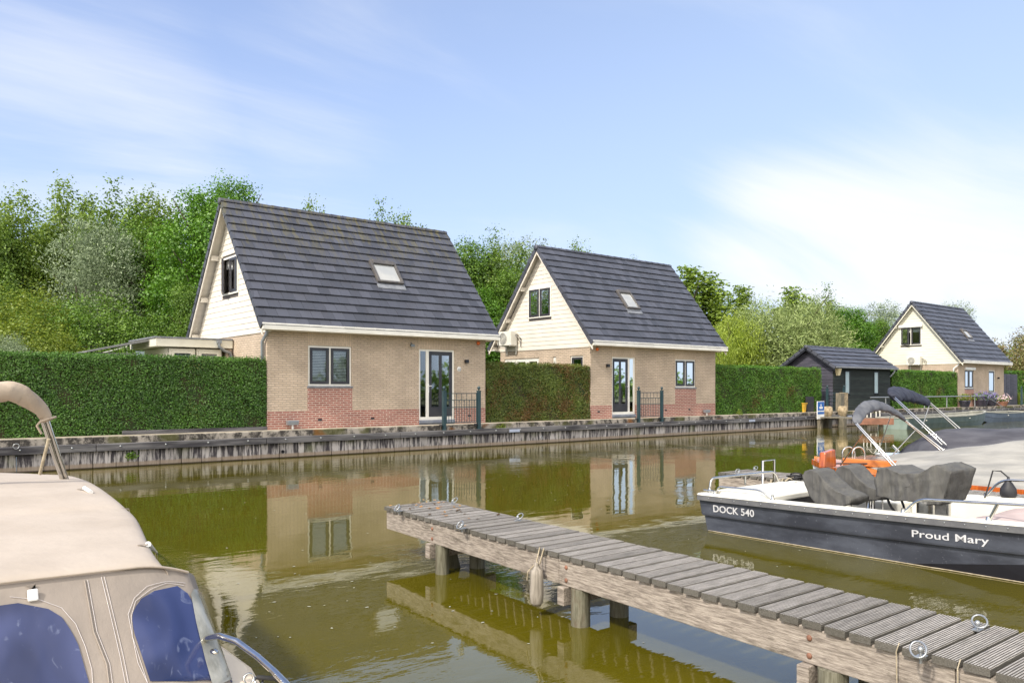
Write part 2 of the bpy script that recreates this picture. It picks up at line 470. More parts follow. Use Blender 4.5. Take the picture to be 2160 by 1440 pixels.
class MB:
    """collects shapes; build() links them as ONE mesh object"""
    def __init__(s, T=None):
        s.v = []; s.f = []; s.T = T; s.sm = []

    def add(s, vs, fs, smooth=False):
        b = len(s.v)
        s.v += [tuple(s.T(Vector(p)) if s.T else p) for p in vs]
        s.f += [tuple(i + b for i in f) for f in fs]
        s.sm += [smooth] * len(fs)
        return s

    def box(s, x0, y0, z0, x1, y1, z1):
        vs = [(x, y, z) for z in (z0, z1) for y in (y0, y1) for x in (x0, x1)]
        return s.add(vs, [(0, 2, 3, 1), (4, 5, 7, 6), (0, 1, 5, 4), (2, 6, 7, 3), (0, 4, 6, 2), (1, 3, 7, 5)])

    def hexa(s, p):
        """8 corners: 4 bottom, 4 top"""
        return s.add(p, [(0, 3, 2, 1), (4, 5, 6, 7), (0, 1, 5, 4), (1, 2, 6, 5), (2, 3, 7, 6), (3, 0, 4, 7)])

    def prism(s, poly, off):
        """polygon (3-D points) pushed along the vector off"""
        n = len(poly); o = Vector(off)
        vs = [tuple(p) for p in poly] + [tuple(Vector(p) + o) for p in poly]
        fs = [tuple(range(n))[::-1], tuple(range(n, 2 * n))] + [(i, (i + 1) % n, n + (i + 1) % n, n + i) for i in range(n)]
        return s.add(vs, fs)

    def beam(s, a, b, w, h, up=(0, 0, 1)):
        a = Vector(a); b = Vector(b); d = (b - a).normalized(); sd_ = d.cross(Vector(up)).normalized(); u = sd_.cross(d)
        p = []
        for q in (a, b):
            p += [q - sd_ * w / 2 - u * h / 2, q + sd_ * w / 2 - u * h / 2, q + sd_ * w / 2 + u * h / 2, q - sd_ * w / 2 + u * h / 2]
        return s.add(p, [(0, 1, 2, 3), (7, 6, 5, 4), (0, 4, 5, 1), (1, 5, 6, 2), (2, 6, 7, 3), (3, 7, 4, 0)])

    def tube(s, pts, r, seg=8, closed=False):
        pts = [Vector(p) for p in pts]; n = len(pts)
        rr = r if isinstance(r, (list, tuple)) else [r] * n
        vs = []; fs = []; last = None
        for i, p in enumerate(pts):
            if closed: t = pts[(i + 1) % n] - pts[i - 1]
            else: t = pts[min(i + 1, n - 1)] - pts[max(i - 1, 0)]
            t.normalize()
            if last is None:
                a = Vector((0, 0, 1)) if abs(t.z) < .9 else Vector((1, 0, 0))
                last = t.cross(a).normalized()
            last = (last - t * last.dot(t)).normalized()
            b = t.cross(last)
            for k in range(seg):
                an = 2 * math.pi * k / seg
                vs.append(p + (last * math.cos(an) + b * math.sin(an)) * rr[i])
        for i in range(n if closed else n - 1):
            j = (i + 1) % n
            for k in range(seg):
                k2 = (k + 1) % seg
                fs.append((i * seg + k, i * seg + k2, j * seg + k2, j * seg + k))
        s.add(vs, fs, True)
        if not closed:
            s.add([tuple(x) for x in vs[:seg]], [tuple(range(seg))[::-1]])
            s.add([tuple(x) for x in vs[-seg:]], [tuple(range(seg))])
        return s

    def lathe(s, prof, c, seg=16, axis='z'):
        vs = []; fs = []; c = Vector(c)
        for r, h in prof:
            for k in range(seg):
                a = 2 * math.pi * k / seg
                x, y = r * math.cos(a), r * math.sin(a)
                vs.append(c + (Vector((x, y, h)) if axis == 'z' else Vector((x, h, y)) if axis == 'y' else Vector((h, x, y))))
        for i in range(len(prof) - 1):
            for k in range(seg):
                k2 = (k + 1) % seg
                fs.append((i * seg + k, i * seg + k2, (i + 1) * seg + k2, (i + 1) * seg + k))
        s.add(vs, fs, True)
        s.add(vs[:seg], [tuple(range(seg))[::-1]]); s.add(vs[-seg:], [tuple(range(seg))])
        return s

    def grid(s, rows, smooth=True, closed=False):
        n = len(rows); m = len(rows[0]); vs = [tuple(p) for r in rows for p in r]; fs = []
        for i in range(n - 1):
            for j in range(m if closed else m - 1):
                k = (j + 1) % m
                fs.append((i * m + j, i * m + k, (i + 1) * m + k, (i + 1) * m + j))
        return s.add(vs, fs, smooth)

    def ball(s, c, r, seg=12, rings=8, sc=(1, 1, 1)):
        c = Vector(c); rows = []
        for i in range(rings + 1):
            th = math.pi * i / rings
            th = min(max(th, .02), math.pi - .02)
            rows.append([c + Vector((r * sc[0] * math.sin(th) * math.cos(2 * math.pi * k / seg), r * sc[1] * math.sin(th) * math.sin(2 * math.pi * k / seg), r * sc[2] * math.cos(th))) for k in range(seg)])
        return s.grid(rows, True, True)

    def ring(s, c, rad, r, ax='z', seg=18):
        c = Vector(c); a, b = {'z': ((1, 0, 0), (0, 1, 0)), 'x': ((0, 1, 0), (0, 0, 1)), 'y': ((1, 0, 0), (0, 0, 1))}[ax] if isinstance(ax, str) else ax
        a = Vector(a); b = Vector(b)
        return s.tube([c + (a * math.cos(2 * math.pi * k / seg) + b * math.sin(2 * math.pi * k / seg)) * rad for k in range(seg)], r, 6, True)

    def build(s, name, mat, parent=None, origin=None, bevel=0, subsurf=0, solid=0, **tags):
        if parent is not None: o0 = ORG[parent.name]
        else: o0 = Vector(origin) if origin is not None else (sum((Vector(v) for v in (s.v[0], s.v[len(s.v) // 2])), Vector()) / 2)
        me = bpy.data.meshes.new(name)
        me.from_pydata([tuple(Vector(v) - o0) for v in s.v], [], s.f)
        me.polygons.foreach_set('use_smooth', s.sm)
        me.materials.append(MATS[mat] if isinstance(mat, str) else mat)
        me.update()
        return link(name, me, parent, o0, bevel, subsurf, solid, **tags)


def build_pieces(mb, name, mat, parent, **kw):
    """one part for every piece that stands apart from the others"""
    par = list(range(len(mb.v))); key = {}
    def find(i):
        while par[i] != i: par[i] = par[par[i]]; i = par[i]
        return i
    for i, v_ in enumerate(mb.v):
        k = tuple(round(c, 3) for c in v_)
        if k in key: par[find(i)] = find(key[k])
        else: key[k] = i
    for f in mb.f:
        for i in f[1:]: par[find(i)] = find(f[0])
    groups = {}
    for n_, f in enumerate(mb.f): groups.setdefault(find(f[0]), []).append(n_)
    out = []
    for g in groups.values():
        ids = sorted({i for n_ in g for i in mb.f[n_]}); mp = {i: k for k, i in enumerate(ids)}
        p = MB(); p.v = [mb.v[i] for i in ids]; p.f = [tuple(mp[i] for i in mb.f[n_]) for n_ in g]; p.sm = [mb.sm[n_] for n_ in g]
        out.append(p.build(name, mat, parent, **kw))
    return out


def link(name, me, parent, o0, bevel=0, subsurf=0, solid=0, **tags):
    ob = bpy.data.objects.new(name, me); COL.objects.link(ob)
    if parent is None: ob.location = o0
    else: ob.parent = parent
    ORG[ob.name] = o0
    if solid:
        m_ = ob.modifiers.new('solid', 'SOLIDIFY'); m_.thickness = solid; m_.offset = -1
    if bevel:
        m_ = ob.modifiers.new('bevel', 'BEVEL'); m_.width = bevel; m_.segments = 2; m_.limit_method = 'ANGLE'
    if subsurf:
        m_ = ob.modifiers.new('sub', 'SUBSURF'); m_.levels = m_.render_levels = subsurf
    for k, v_ in tags.items(): ob[k] = v_
    return ob


def empty(name, loc, label=None, category=None, group=None, parent=None):
    o = bpy.data.objects.new(name, None); COL.objects.link(o); o.location = loc; o.empty_display_size = .1
    if parent is not None: o.parent = parent; o.location = Vector(loc) - ORG[parent.name]
    ORG[o.name] = Vector(loc)
    if label: o['label'] = label
    if category: o['category'] = category
    if group: o['group'] = group
    return o


def copy_thing(root, loc, label, rotz=0., scale=None, group=None):
    c = root.copy(); COL.objects.link(c); c.location = loc; c.rotation_euler = (0, 0, rotz)
    if scale: c.scale = scale
    c['label'] = label
    if group: c['group'] = group
    for ch in root.children:
        d = ch.copy(); COL.objects.link(d); d.parent = c
        for g in ch.children:
            e = g.copy(); COL.objects.link(e); e.parent = d
    return c


def fast_mesh(name, verts, quads, mat):
    me = bpy.data.meshes.new(name)
    me.vertices.add(len(verts)); me.vertices.foreach_set('co', verts.astype(np.float32).ravel())
    nq = len(quads)
    me.loops.add(nq * 4); me.loops.foreach_set('vertex_index', quads.astype(np.int32).ravel())
    me.polygons.add(nq)
    me.polygons.foreach_set('loop_start', np.arange(0, nq * 4, 4, dtype=np.int32))
    me.polygons.foreach_set('loop_total', np.full(nq, 4, dtype=np.int32))
    me.materials.append(MATS[mat] if isinstance(mat, str) else mat)
    me.update(calc_edges=True)
    return me


def leaf_quads(cen, nor, L, Wd, rng, axis=None):
    """one rhombus leaf per centre; nor = facing, axis = preferred long direction"""
    n = len(cen)
    nor = nor / np.maximum(np.linalg.norm(nor, axis=1, keepdims=True), 1e-6)
    a = rng.normal(size=(n, 3)) if axis is None else axis + rng.normal(size=(n, 3)) * .35
    a -= nor * (a * nor).sum(1, keepdims=True)
    a /= np.maximum(np.linalg.norm(a, axis=1, keepdims=True), 1e-6)
    b = np.cross(nor, a)
    s = rng.uniform(.65, 1.25, (n, 1))
    v = np.stack([cen - a * L * s * .5, cen + b * Wd * s * .5 + a * L * s * .08, cen + a * L * s * .5, cen - b * Wd * s * .5 + a * L * s * .08], 1).reshape(-1, 3)
    return v, np.arange(n * 4).reshape(-1, 4)


def crown(name, blobs, n, mat, L=.12, Wd=.08, seed=1, clump=.22, per=14, shell=.55, up=.35, axis_fn=None, squash=.7):
    """foliage through the volume of several ellipsoids, gathered in sprays so that gaps stay open"""
    rng = np.random.default_rng(seed)
    B = np.array(blobs, float)
    wts = (B[:, 3] * B[:, 4] + B[:, 4] * B[:, 5] + B[:, 3] * B[:, 5]); wts = wts / wts.sum()
    nc = max(1, n // per)
    k = rng.choice(len(B), nc, p=wts)
    d = rng.normal(size=(nc, 3)); d /= np.linalg.norm(d, axis=1, keepdims=True)
    r = shell + (1 - shell) * rng.random((nc, 1)) ** .6
    r *= 1 + .12 * rng.normal(size=(nc, 1))
    cc = B[k, :3] + d * r * B[k, 3:]
    cs = clump * rng.uniform(.5, 1.4, (nc, 1))
    idx = np.repeat(np.arange(nc), per)
    off = np.clip(rng.normal(size=(nc * per, 3)), -1.7, 1.7) * cs[idx]; off[:, 2] *= squash
    cen = cc[idx] + off
    out = d[idx] + off / np.maximum(cs[idx], .01) * .3
    nor = out * .55 + rng.normal(size=cen.shape) * .55 + np.array([0, 0, up])
    ax = axis_fn(cen, d[idx], rng) if axis_fn else None
    v, q = leaf_quads(cen, nor, L, Wd, rng, ax)
    return fast_mesh(name, v, q, mat)


# ------------------------------------------------------------ ground, water, quay
Z0 = .70       # level of the path and the gardens
def sheet(name, x0, y0, x1, y1, z, mat, nx=1, ny=1):
    mb = MB(); rows = [[(x0 + (x1 - x0) * i / nx, y0 + (y1 - y0) * j / ny, z) for i in range(nx + 1)] for j in range(ny + 1)]
    mb.grid(rows, False)
    return mb.build(name, mat, origin=((x0 + x1) / 2, (y0 + y1) / 2, z), kind='structure')

sheet('canal_water', -900, -900, 1500, .4, 0, 'water')
sheet('ground', -900, 1.3, 1500, 1500, Z0 - .06, 'earth')
pb = MB(); pb.box(-30, .36, Z0 - .30, 110, 1.9, Z0)
pb.build('path', 'path_concrete', origin=(0, 1, Z0), kind='structure')

qw = empty('quay_wall', (0, 0, 0), 'long low canal wall of stained concrete planks under a dark capping beam', 'quay wall')
mb = MB(); x = -24.0
while x < 100:
    wd = .50 + rnd.uniform(-.02, .02)
    yy = rnd.uniform(-.012, .012)
    mb.box(x + .009, .02 + yy, -.6, x + wd - .009, .14 + yy, .44)
    x += wd
mb.build('sheet_planks', 'quay_planks', qw)
mb = MB(); x = -24.0
while x < 100:
    mb.box(x, -.10, .40, x + 3.985, .14, .565 + rnd.uniform(-.006, .006)); x += 4
mb.build('capping_beam', 'waler', qw, bevel=.008)
mb = MB()
x = -24.0
while x < 100:
    mb.box(x, .18, .35, x + 1.995, .36, Z0 + .012 + rnd.uniform(-.004, .004)); x += 2
mb.build('concrete_edge', 'mossy_concrete', qw, bevel=.012)
mb = MB()
x = -23.5
while x < 60:
    mb.lathe([(.0, -.125), (.018, -.122), (.022, -.10)], (x, 0, .5), 8, 'y'); x += 1.0
mb.build('bolt_heads', 'galv', qw)
mb = MB(); mb.box(-24, .15, .38, 100, .18, .55); mb.build('backing_beam', 'waler', qw)
# little reflector plates on the beam
mb = MB()
for xx in (8.05, 21.1, 29.2): mb.box(xx, -.115, .43, xx + .42, -.102, .52)
build_pieces(mb, 'reflector_plate', 'pale_tarp', qw)
for i, (u, v) in enumerate(((34, 941), (1142, 923))):
    p = AY(u, v, -.13)
    mb = MB(); mb.ring(p, .055, .009, 'y'); mb.tube([p + V(0, .06, .05), p + V(0, -.005, .05)], .009, 6)
    mb.build('mooring_ring', 'galv', qw)
# drain pipe mouth
mb = MB(); p = AY(596, 952, .01); mb.lathe([(.045, 0), (.045, -.03), (.03, -.03), (.03, .0)], p, 12, 'y'); mb.build('drain_pipe', 'black_rubber', qw)

# tufts growing out of the wall
def tuft(p, r, n, label, mat='leaf_yellow', seed=3, name='weed_tuft'):
    me = crown(name, [(0, 0, r * .5, r, r * .6, r * .7)], n, mat, .05, .03, seed, r * .3, 6, .1)
    return link(name, me, None, Vector(p), label=label, category='weed')
tuft(AY(277, 965, -.02), .13, 260, 'small green weed sprouting low from the wall planks near the tan boat', 'leaf_shrub', 3)
tuft(AY(1058, 905, .15), .15, 200, 'bright green weed on the quay edge just right of the first gate', 'leaf_yellow', 4)
tuft(AY(1560, 874, .3), .16, 160, 'pale grass tuft on the quay edge below the mixed green hedge', 'leaf_yellow', 5)

# wooden border board at the foot of the first hedge
mb = MB(); mb.box(-3.2, .98, Z0, .45, 1.03, Z0 + .10); mb.build('border_board', 'waler', label='low grey board edging the path at the foot of the longest hedge', category='board')

# ------------------------------------------------------------ hedges
def hedge(x0, x1, y0, y1, h, mat, n, L, label, seed, core='hedge_core'):
    rng = np.random.default_rng(seed)
    base = V(x0, y0, Z0 - .06)
    r = empty('hedge', base, label, 'hedge')
    W_, D_ = x1 - x0, y1 - y0; H_ = h + .06
    mb = MB(); ins = .05
    mb.box(x0 + ins, y0 + ins, Z0 - .06, x1 - ins, y1 - ins, Z0 - .06 + H_ - ins)
    mb.build('branches', core, r)
    areas = np.array([W_ * H_ * 1.0, W_ * D_ * .9, D_ * H_ * .8, D_ * H_ * .5, W_ * H_ * .25])
    cnt = (areas / areas.sum() * n).astype(int)
    C_ = []; N_ = []
    def relief(a, b):
        return .035 * np.sin(a * 2.1 + seed) * np.sin(b * 3.3 + 1) + .02 * np.sin(a * 6.3 + b * 4.1)
    a = rng.random(cnt[0]) * W_; b = rng.random(cnt[0]) * H_
    C_.append(np.stack([a, relief(a, b) + rng.random(cnt[0]) * .05 - .01, b], 1)); N_.append(np.tile([0, -1., .25], (cnt[0], 1)))
    a = rng.random(cnt[1]) * W_; b = rng.random(cnt[1]) * D_
    C_.append(np.stack([a, b, H_ - .03 + relief(a, b * 2) * .8 + rng.random(cnt[1]) ** 2.2 * .12], 1)); N_.append(np.tile([0, -.2, 1.], (cnt[1], 1)))
    for kk, xx, sg in ((2, 0, -1.), (3, W_, 1.)):
        a = rng.random(cnt[kk]) * D_; b = rng.random(cnt[kk]) * H_
        C_.append(np.stack([xx - sg * (relief(a, b) + rng.random(cnt[kk]) * .05), a, b], 1)); N_.append(np.tile([sg, 0, .2], (cnt[kk], 1)))
    a = rng.random(cnt[4]) * W_; b = rng.random(cnt[4]) * H_
    C_.append(np.stack([a, D_ - rng.random(cnt[4]) * .05, b], 1)); N_.append(np.tile([0, 1., .2], (cnt[4], 1)))
    C_ = np.concatenate(C_); N_ = np.concatenate(N_)
    v, q = leaf_quads(C_, N_ + rng.normal(size=N_.shape) * .55, L, L * .62, rng)
    link('foliage', fast_mesh('foliage', v, q, mat), r, base)
    return r

hedge(-12, .47, 1.1, 1.9, 1.90, 'leaf_hedge', 110000, .05, 'longest clipped dark green hedge, left of the nearest house', 1)
hedge(8.02, 12.86, 1.1, 1.9, 1.95, 'leaf_hedge_dry', 42000, .052, 'clipped hedge with brown dry patches between the two nearest houses', 2)
hedge(20.38, 28.95, 1.1, 2.0, 2.10, 'leaf_hedge_mix', 42000, .06, 'clipped green hedge between the middle house and the black shed', 3)
hedge(36.3, 44.75, 1.1, 2.0, 2.12, 'leaf_hedge_mix', 30000, .075, 'clipped green hedge between the black shed and the farthest house', 4)
hedge(55.3, 57.6, 1.6, 2.4, 2.35, 'leaf_hedge_mix', 6000, .09, 'short clipped hedge just past the dark garden door on the far right', 5)


# ------------------------------------------------------------ houses
def window(parent, T, w_, h_, leaves=2, blinds='none', sill=True, frame='white_paint', sash='dark_frame', shutter=False, openleaf=False):
    """built in its own plane: a to the right, b outward, c up"""
    f = MB(T)
    fw = .055
    f.box(0, -.05, 0, w_, .015, fw); f.box(0, -.05, h_ - fw, w_, .015, h_)
    f.box(0, -.05, fw, fw, .015, h_ - fw); f.box(w_ - fw, -.05, fw, w_, .015, h_ - fw)
    lw = (w_ - fw) / leaves
    for i in range(1, leaves): f.box(i * lw, -.05, fw, i * lw + fw, .015, h_ - fw)
    fo = f.build('window_frame', frame, parent)
    for i in range(leaves):
        a0 = fw + i * lw + .004; a1 = (i + 1) * lw - .004; sw = .075
        T2 = T
        if openleaf and i == 0:
            def T2(p, a0=a0):
                an = R(20); da = p.x - a0
                return T(Vector((a0 + da * math.cos(an) - (p.y - .03) * math.sin(an), .03 + da * math.sin(an) + (p.y - .03) * math.cos(an), p.z)))
        m_ = MB(T2)
        c0, c1 = fw + .004, h_ - fw - .004
        m_.box(a0, -.03, c0, a1, .035, c0 + sw); m_.box(a0, -.03, c1 - sw, a1, .035, c1)
        m_.box(a0, -.03, c0 + sw, a0 + sw, .035, c1 - sw); m_.box(a1 - sw, -.03, c0 + sw, a1, .035, c1 - sw)
        m_.build('sash', sash, fo)
        g = MB(T2); g.box(a0 + sw, 0, c0 + sw, a1 - sw, .012, c1 - sw); g.build('pane', 'glass', fo)
    if blinds == 'slats':
        b = MB(T); c = .1
        while c < h_ - .1:
            b.hexa([(fw, -.07, c), (w_ - fw, -.07, c), (w_ - fw, -.045, c + .014), (fw, -.045, c + .014),
                    (fw, -.07, c + .004), (w_ - fw, -.07, c + .004), (w_ - fw, -.045, c + .018), (fw, -.045, c + .018)])
            b.box(fw, -.052, c, w_ - fw, -.049, c + .028)
            c += .045
        b.build('blind', 'blind', fo)
    elif blinds in ('curtain', 'roller'):
        b = MB(T)
        rows = []
        if blinds == 'curtain':
            for c in (.07, h_ * .5, h_ - .07):
                rows.append([(fw + (w_ - 2 * fw) * k / 40, -.12 + .018 * math.sin(k * 1.9), c) for k in range(41) if k < 13 or k > 27])
            for rr in ([r[:13] for r in rows], [r[13:] for r in rows]): b.grid(rr)
            b.build('curtain', 'curtain', fo, solid=.004)
        else:
            b.box(fw, -.12, h_ * .72, w_ - fw, -.11, h_ - .05); b.build('blind', 'blind', fo)
    if sill:
        m_ = MB(T); m_.box(-.04, -.03, -.055, w_ + .04, .075, -.004); m_.build('sill', 'lead', fo)
    if shutter:
        m_ = MB(T); m_.box(-.07, .018, h_ - .02, w_ + .07, .16, h_ + .15); m_.build('shutter_box', 'white_plastic', fo, bevel=.02)
    return fo


def wall_cells(W_, H_, holes, zones, y0, y1, T=None):
    """rectangle split at all edges; holes are left out; zones = list of (x0,z0,x1,z1,key)"""
    xs = sorted({0, W_, *[h[0] for h in holes], *[h[2] for h in holes], *[z[0] for z in zones], *[z[2] for z in zones]})
    zs = sorted({0, H_, *[h[1] for h in holes], *[h[3] for h in holes], *[z[1] for z in zones], *[z[3] for z in zones]})
    out = {}
    for a, b in zip(xs, xs[1:]):
        for c, d in zip(zs, zs[1:]):
            mx, mz = (a + b) / 2, (c + d) / 2
            if any(h[0] < mx < h[2] and h[1] < mz < h[3] for h in holes): continue
            key = 'cream'
            for z in zones:
                if z[0] < mx < z[2] and z[1] < mz < z[3]: key = z[4]
            out.setdefault(key, MB(T)).box(a, y0, c, b, y1, d)
    return out


def tile_roof(parent, xa, xb, y_e, z_e, y_r, z_r, rows, mat, tw=.33, name='roof_tiles', seed=1, verge=True, ridge=True):
    """both slopes as single interlocking tiles laid in overlapping courses"""
    rg = random.Random(seed)
    for side in (0, 1):
        mb = MB()
        ye = y_e if side == 0 else 2 * y_r - y_e
        A = V(0, ye, z_e); Bv = V(0, y_r, z_r); d = (Bv - A); Ln = d.length; d.normalize()
        nn = V(0, -d.z, d.y) if side == 0 else V(0, d.z, -d.y)
        if nn.z < 0: nn = -nn
        rh = Ln / rows
        for r in range(rows):
            q0 = r * rh - .035; q1 = min((r + 1) * rh + .02, Ln)
            x = xa - (tw / 2 if r % 2 else 0)
            while x < xb - .01:
                xs_, xe = max(x, xa), min(x + tw, xb)
                if xe - xs_ > .03:
                    hj = rg.uniform(-.003, .004); g = .0035
                    lo = .074 + hj; hi = .022 + hj
                    p = [A + d * q + nn * h + V(xx, 0, 0) for (q, h) in ((q0, lo - .034), (q1, .004), (q1, hi), (q0, lo)) for xx in (xs_ + g, xe - g)]
                    # order: bottom-lower pair, bottom-upper pair, top-upper pair, top-lower pair
                    mb.hexa([p[0], p[1], p[3], p[2], p[6], p[7], p[5], p[4]])
                x += tw
            if verge:
                for xv, xw in ((xa - .05, xa + .035), (xb - .035, xb + .05)):
                    p = [A + d * q + nn * h + V(xx, 0, 0) for (q, h) in ((q0 - .01, -.09), (q1 - .03, -.10), (q1 - .03, .035), (q0 - .01, .075)) for xx in (xv, xw)]
                    mb.hexa([p[0], p[1], p[3], p[2], p[6], p[7], p[5], p[4]])
        mb.build(name, mat, parent)
    if ridge:
        mb = MB(); x = xa - .06; k = 0
        while x < xb:
            e = min(x + .42, xb + .06); rr = .105
            rows_ = []
            for xx, sc in ((x, 1.06), (e - .02, .96)):
                rows_.append([V(xx, y_r + math.cos(t) * rr * sc, z_r - .03 + math.sin(t) * rr * sc) for t in [math.pi * j / 8 for j in range(9)]])
            mb.grid(rows_)
            x += .40; k += 1
        mb.lathe([(.0, -.02), (.11, -.02), (.11, .02), (.0, .02)], (xa - .06, y_r, z_r - .03), 12, 'x')
        mb.build('ridge_cap', mat, parent)


def gable_boards(parent, xg, yL, yR, zb, yc, zt, mat, step=.165, hole=None, face=-1, name='cladding'):
    """horizontal lapped boards filling a gable triangle in the plane x = xg"""
    mb = MB(); z = zb
    def half(zz, yy): return yc + (yy - yc) * (zt - zz) / (zt - zb)
    while z < zt - .05:
        z1 = min(z + step, zt - .02)
        spans = [(0, 1)]
        segs = []
        if hole and hole[1] < z1 - .02 and hole[3] > z + .02:
            zz0, zz1 = z, z1
            segs = [(None, hole[0]), (hole[2], None)]
        else: segs = [(None, None)]
        for a, b in segs:
            y0b = half(z, yL) if a is None else a; y0t = half(z1, yL) if a is None else a
            y1b = half(z, yR) if b is None else b; y1t = half(z1, yR) if b is None else b
            if y1b - y0b < .02: continue
            if y1t < y0t: y1t = y0t
            o0, o1 = face * .026, face * .012
            mb.hexa([(xg, y0b, z), (xg, y1b, z), (xg + o0, y1b, z), (xg + o0, y0b, z),
                     (xg, y0t, z1), (xg, y1t, z1), (xg + o1, y1t, z1), (xg + o1, y0t, z1)])
        z = z1
    return mb.build(name, mat, parent)


def downpipe(parent, pts, r=.04, mat='zinc'):
    mb = MB(); mb.tube(pts, r, 10); return mb.build('downpipe', mat, parent)


def house(x0, label, roofm, cladm, wins, doors, gabwin, Lh=7.5, Dh=5.4, plinth=.50, sidewins=(), rows=15, seed=1, skylight=None, openleaf=False, shutters=False, soldier=True, tw=.33):
    y0 = 1.1; base = V(x0, y0, Z0)
    r = empty('house', base, label, 'house')
    WH = 2.74; yc = y0 + Dh / 2; ZR = Z0 + 6.72; ye = y0 - .40; ze = Z0 + 2.83
    T0 = lambda p: Vector((x0 + p.x, y0 + p.y, Z0 + p.z))
    holes = [(w[0], w[1], w[2], w[3]) for w in wins] + [(d_[0], .0, d_[1], d_[2]) for d_ in doors]
    zones = []
    x = 0
    zones.append((0, 0, Lh, plinth, 'red'))
    for w in wins:
        zones.append((w[0] - .02, plinth, w[2] + .02, w[1], 'red'))
        if soldier: zones.append((w[0] - .02, w[3], w[2] + .02, WH, 'sol'))
    if soldier:
        for d_ in doors: zones.append((d_[0] - .01, d_[2], d_[1] + .01, WH, 'sol'))
    cells = wall_cells(Lh, WH, holes, zones, 0, .14, T0)
    build_pieces(cells['cream'], 'wall', 'cream_brick', r)
    build_pieces(cells['red'], 'plinth', 'red_brick', r)
    if 'sol' in cells: build_pieces(cells['sol'], 'lintel_course', 'cream_soldier', r)
    # gable wall (facing -x): a runs toward -y
    TG = lambda p: Vector((x0 - p.y, y0 + Dh - p.x, Z0 + p.z))
    sh = [(Dh - b, c, Dh - a, d_) for (a, c, b, d_) in sidewins]
    Tw = lambda p: Vector((x0 + p.y, y0 + Dh - p.x, Z0 + p.z))
    cs = wall_cells(Dh - .14, WH, sh, [], 0, .14, Tw)
    cs['cream'].build('gable_wall', 'cream_brick', r)
    mb = MB(); mb.box(x0 + Lh - .14, y0 + .14, Z0, x0 + Lh, y0 + Dh, Z0 + WH); mb.box(x0 + .14, y0 + Dh - .14, Z0, x0 + Lh - .14, y0 + Dh, Z0 + WH)
    build_pieces(mb, 'rear_wall', 'cream_brick', r)
    mb = MB(); mb.box(x0 + .16, y0 + .16, Z0 + 2.55, x0 + Lh - .16, y0 + Dh - .16, Z0 + 2.62); mb.box(x0 + .16, y0 + 2.6, Z0 + .01, x0 + Lh - .16, y0 + 2.7, Z0 + 2.5); build_pieces(mb, 'inner_wall', 'inside', r)
    # gable cladding with window hole
    sl = (Dh / 2 + .40) / (ZR - ze)
    zt = ZR - .10
    gy0, gz0, gy1, gz1 = gabwin
    for face, xg in ((-1, x0), (1, x0 + Lh)):
        zb = Z0 + WH - .06
        half = (zt - zb) * sl
        half = min(half, Dh / 2 + .30)
        gable_boards(r, xg, yc - half, yc + half, zb, yc, zt, cladm, hole=(y0 + gy0, Z0 + gz0, y0 + gy1, Z0 + gz1) if face < 0 else None, face=face)
    # backing of the gables
    mb = MB()
    for xg in (x0, x0 + Lh - .1):
        if xg == x0:
            a, b, c, d_ = y0 + gy0, Z0 + gz0, y0 + gy1, Z0 + gz1
            def hw(z): return min((zt - z) * sl, Dh / 2)
            mb.prism([(xg, yc - hw(Z0 + WH), Z0 + WH), (xg, yc + hw(Z0 + WH), Z0 + WH), (xg, yc + hw(b), b), (xg, yc - hw(b), b)], (.1, 0, 0))
            mb.prism([(xg, yc - hw(d_), d_), (xg, yc + hw(d_), d_), (xg, yc, zt)], (.1, 0, 0))
            mb.prism([(xg, yc - hw(b), b), (xg, a, b), (xg, a, d_), (xg, yc - hw(d_), d_)], (.1, 0, 0))
            mb.prism([(xg, c, b), (xg, yc + hw(b), b), (xg, yc + hw(d_), d_), (xg, c, d_)], (.1, 0, 0))
        else:
            mb.prism([(xg, yc - (zt - Z0 - WH) * sl * .98, Z0 + WH), (xg, yc + (zt - Z0 - WH) * sl * .98, Z0 + WH), (xg, yc, zt)], (.1, 0, 0))
    mb.build('gable_backing', 'inside', r)
    Tg = lambda p: Vector((x0 - .032 - p.y, y0 + gy1 - p.x, Z0 + gz0 + p.z))
    window(r, Tg, gy1 - gy0, gz1 - gz0, 2, 'roller', False, openleaf=openleaf, shutter=shutters)
    # roof
    ov = .30
    tile_roof(r, x0 - ov, x0 + Lh + .22, ye, ze, yc, ZR, rows, roofm, tw, seed=seed)
    mb = MB()
    for sgn in (-1, 1):
        yy = yc + sgn * (yc - ye)
        # roof deck
        mb.hexa([(x0 - ov + .03, yy, ze - .05), (x0 + Lh + .19, yy, ze - .05), (x0 + Lh + .19, yc, ZR - .05), (x0 - ov + .03, yc, ZR - .05),
                 (x0 - ov + .03, yy, ze - .003), (x0 + Lh + .19, yy, ze - .003), (x0 + Lh + .19, yc, ZR - .003), (x0 - ov + .03, yc, ZR - .003)])
    mb.build('soffit', cladm, r)
    mb = MB()
    for xb_, xe_ in ((x0 - ov - .012, x0 - ov + .022), (x0 + Lh + .20, x0 + Lh + .23)):
        for sgn in (-1, 1):
            yy = yc + sgn * (yc - ye); h1, h2 = -.27, -.03
            mb.hexa([(xb_, yy, ze + h1), (xe_, yy, ze + h1), (xe_, yc, ZR + h1), (xb_, yc, ZR + h1),
                     (xb_, yy, ze + h2), (xe_, yy, ze + h2), (xe_, yc, ZR + h2), (xb_, yc, ZR + h2)])
    build_pieces(mb, 'barge_board', cladm, r)
    mb = MB()
    for sgn in (-1, 1):
        for q in (.04, .33, .64):
            yy = yc + sgn * (yc - ye) * (1 - q); zz = ze + (ZR - ze) * q - .16
            if sgn < 0: yy += .05
            else: yy -= .05
            mb.box(x0 - ov + .05, yy - .045, zz - .09, x0 - .03, yy + .045, zz + .06)
    build_pieces(mb, 'purlin_end', cladm, r)
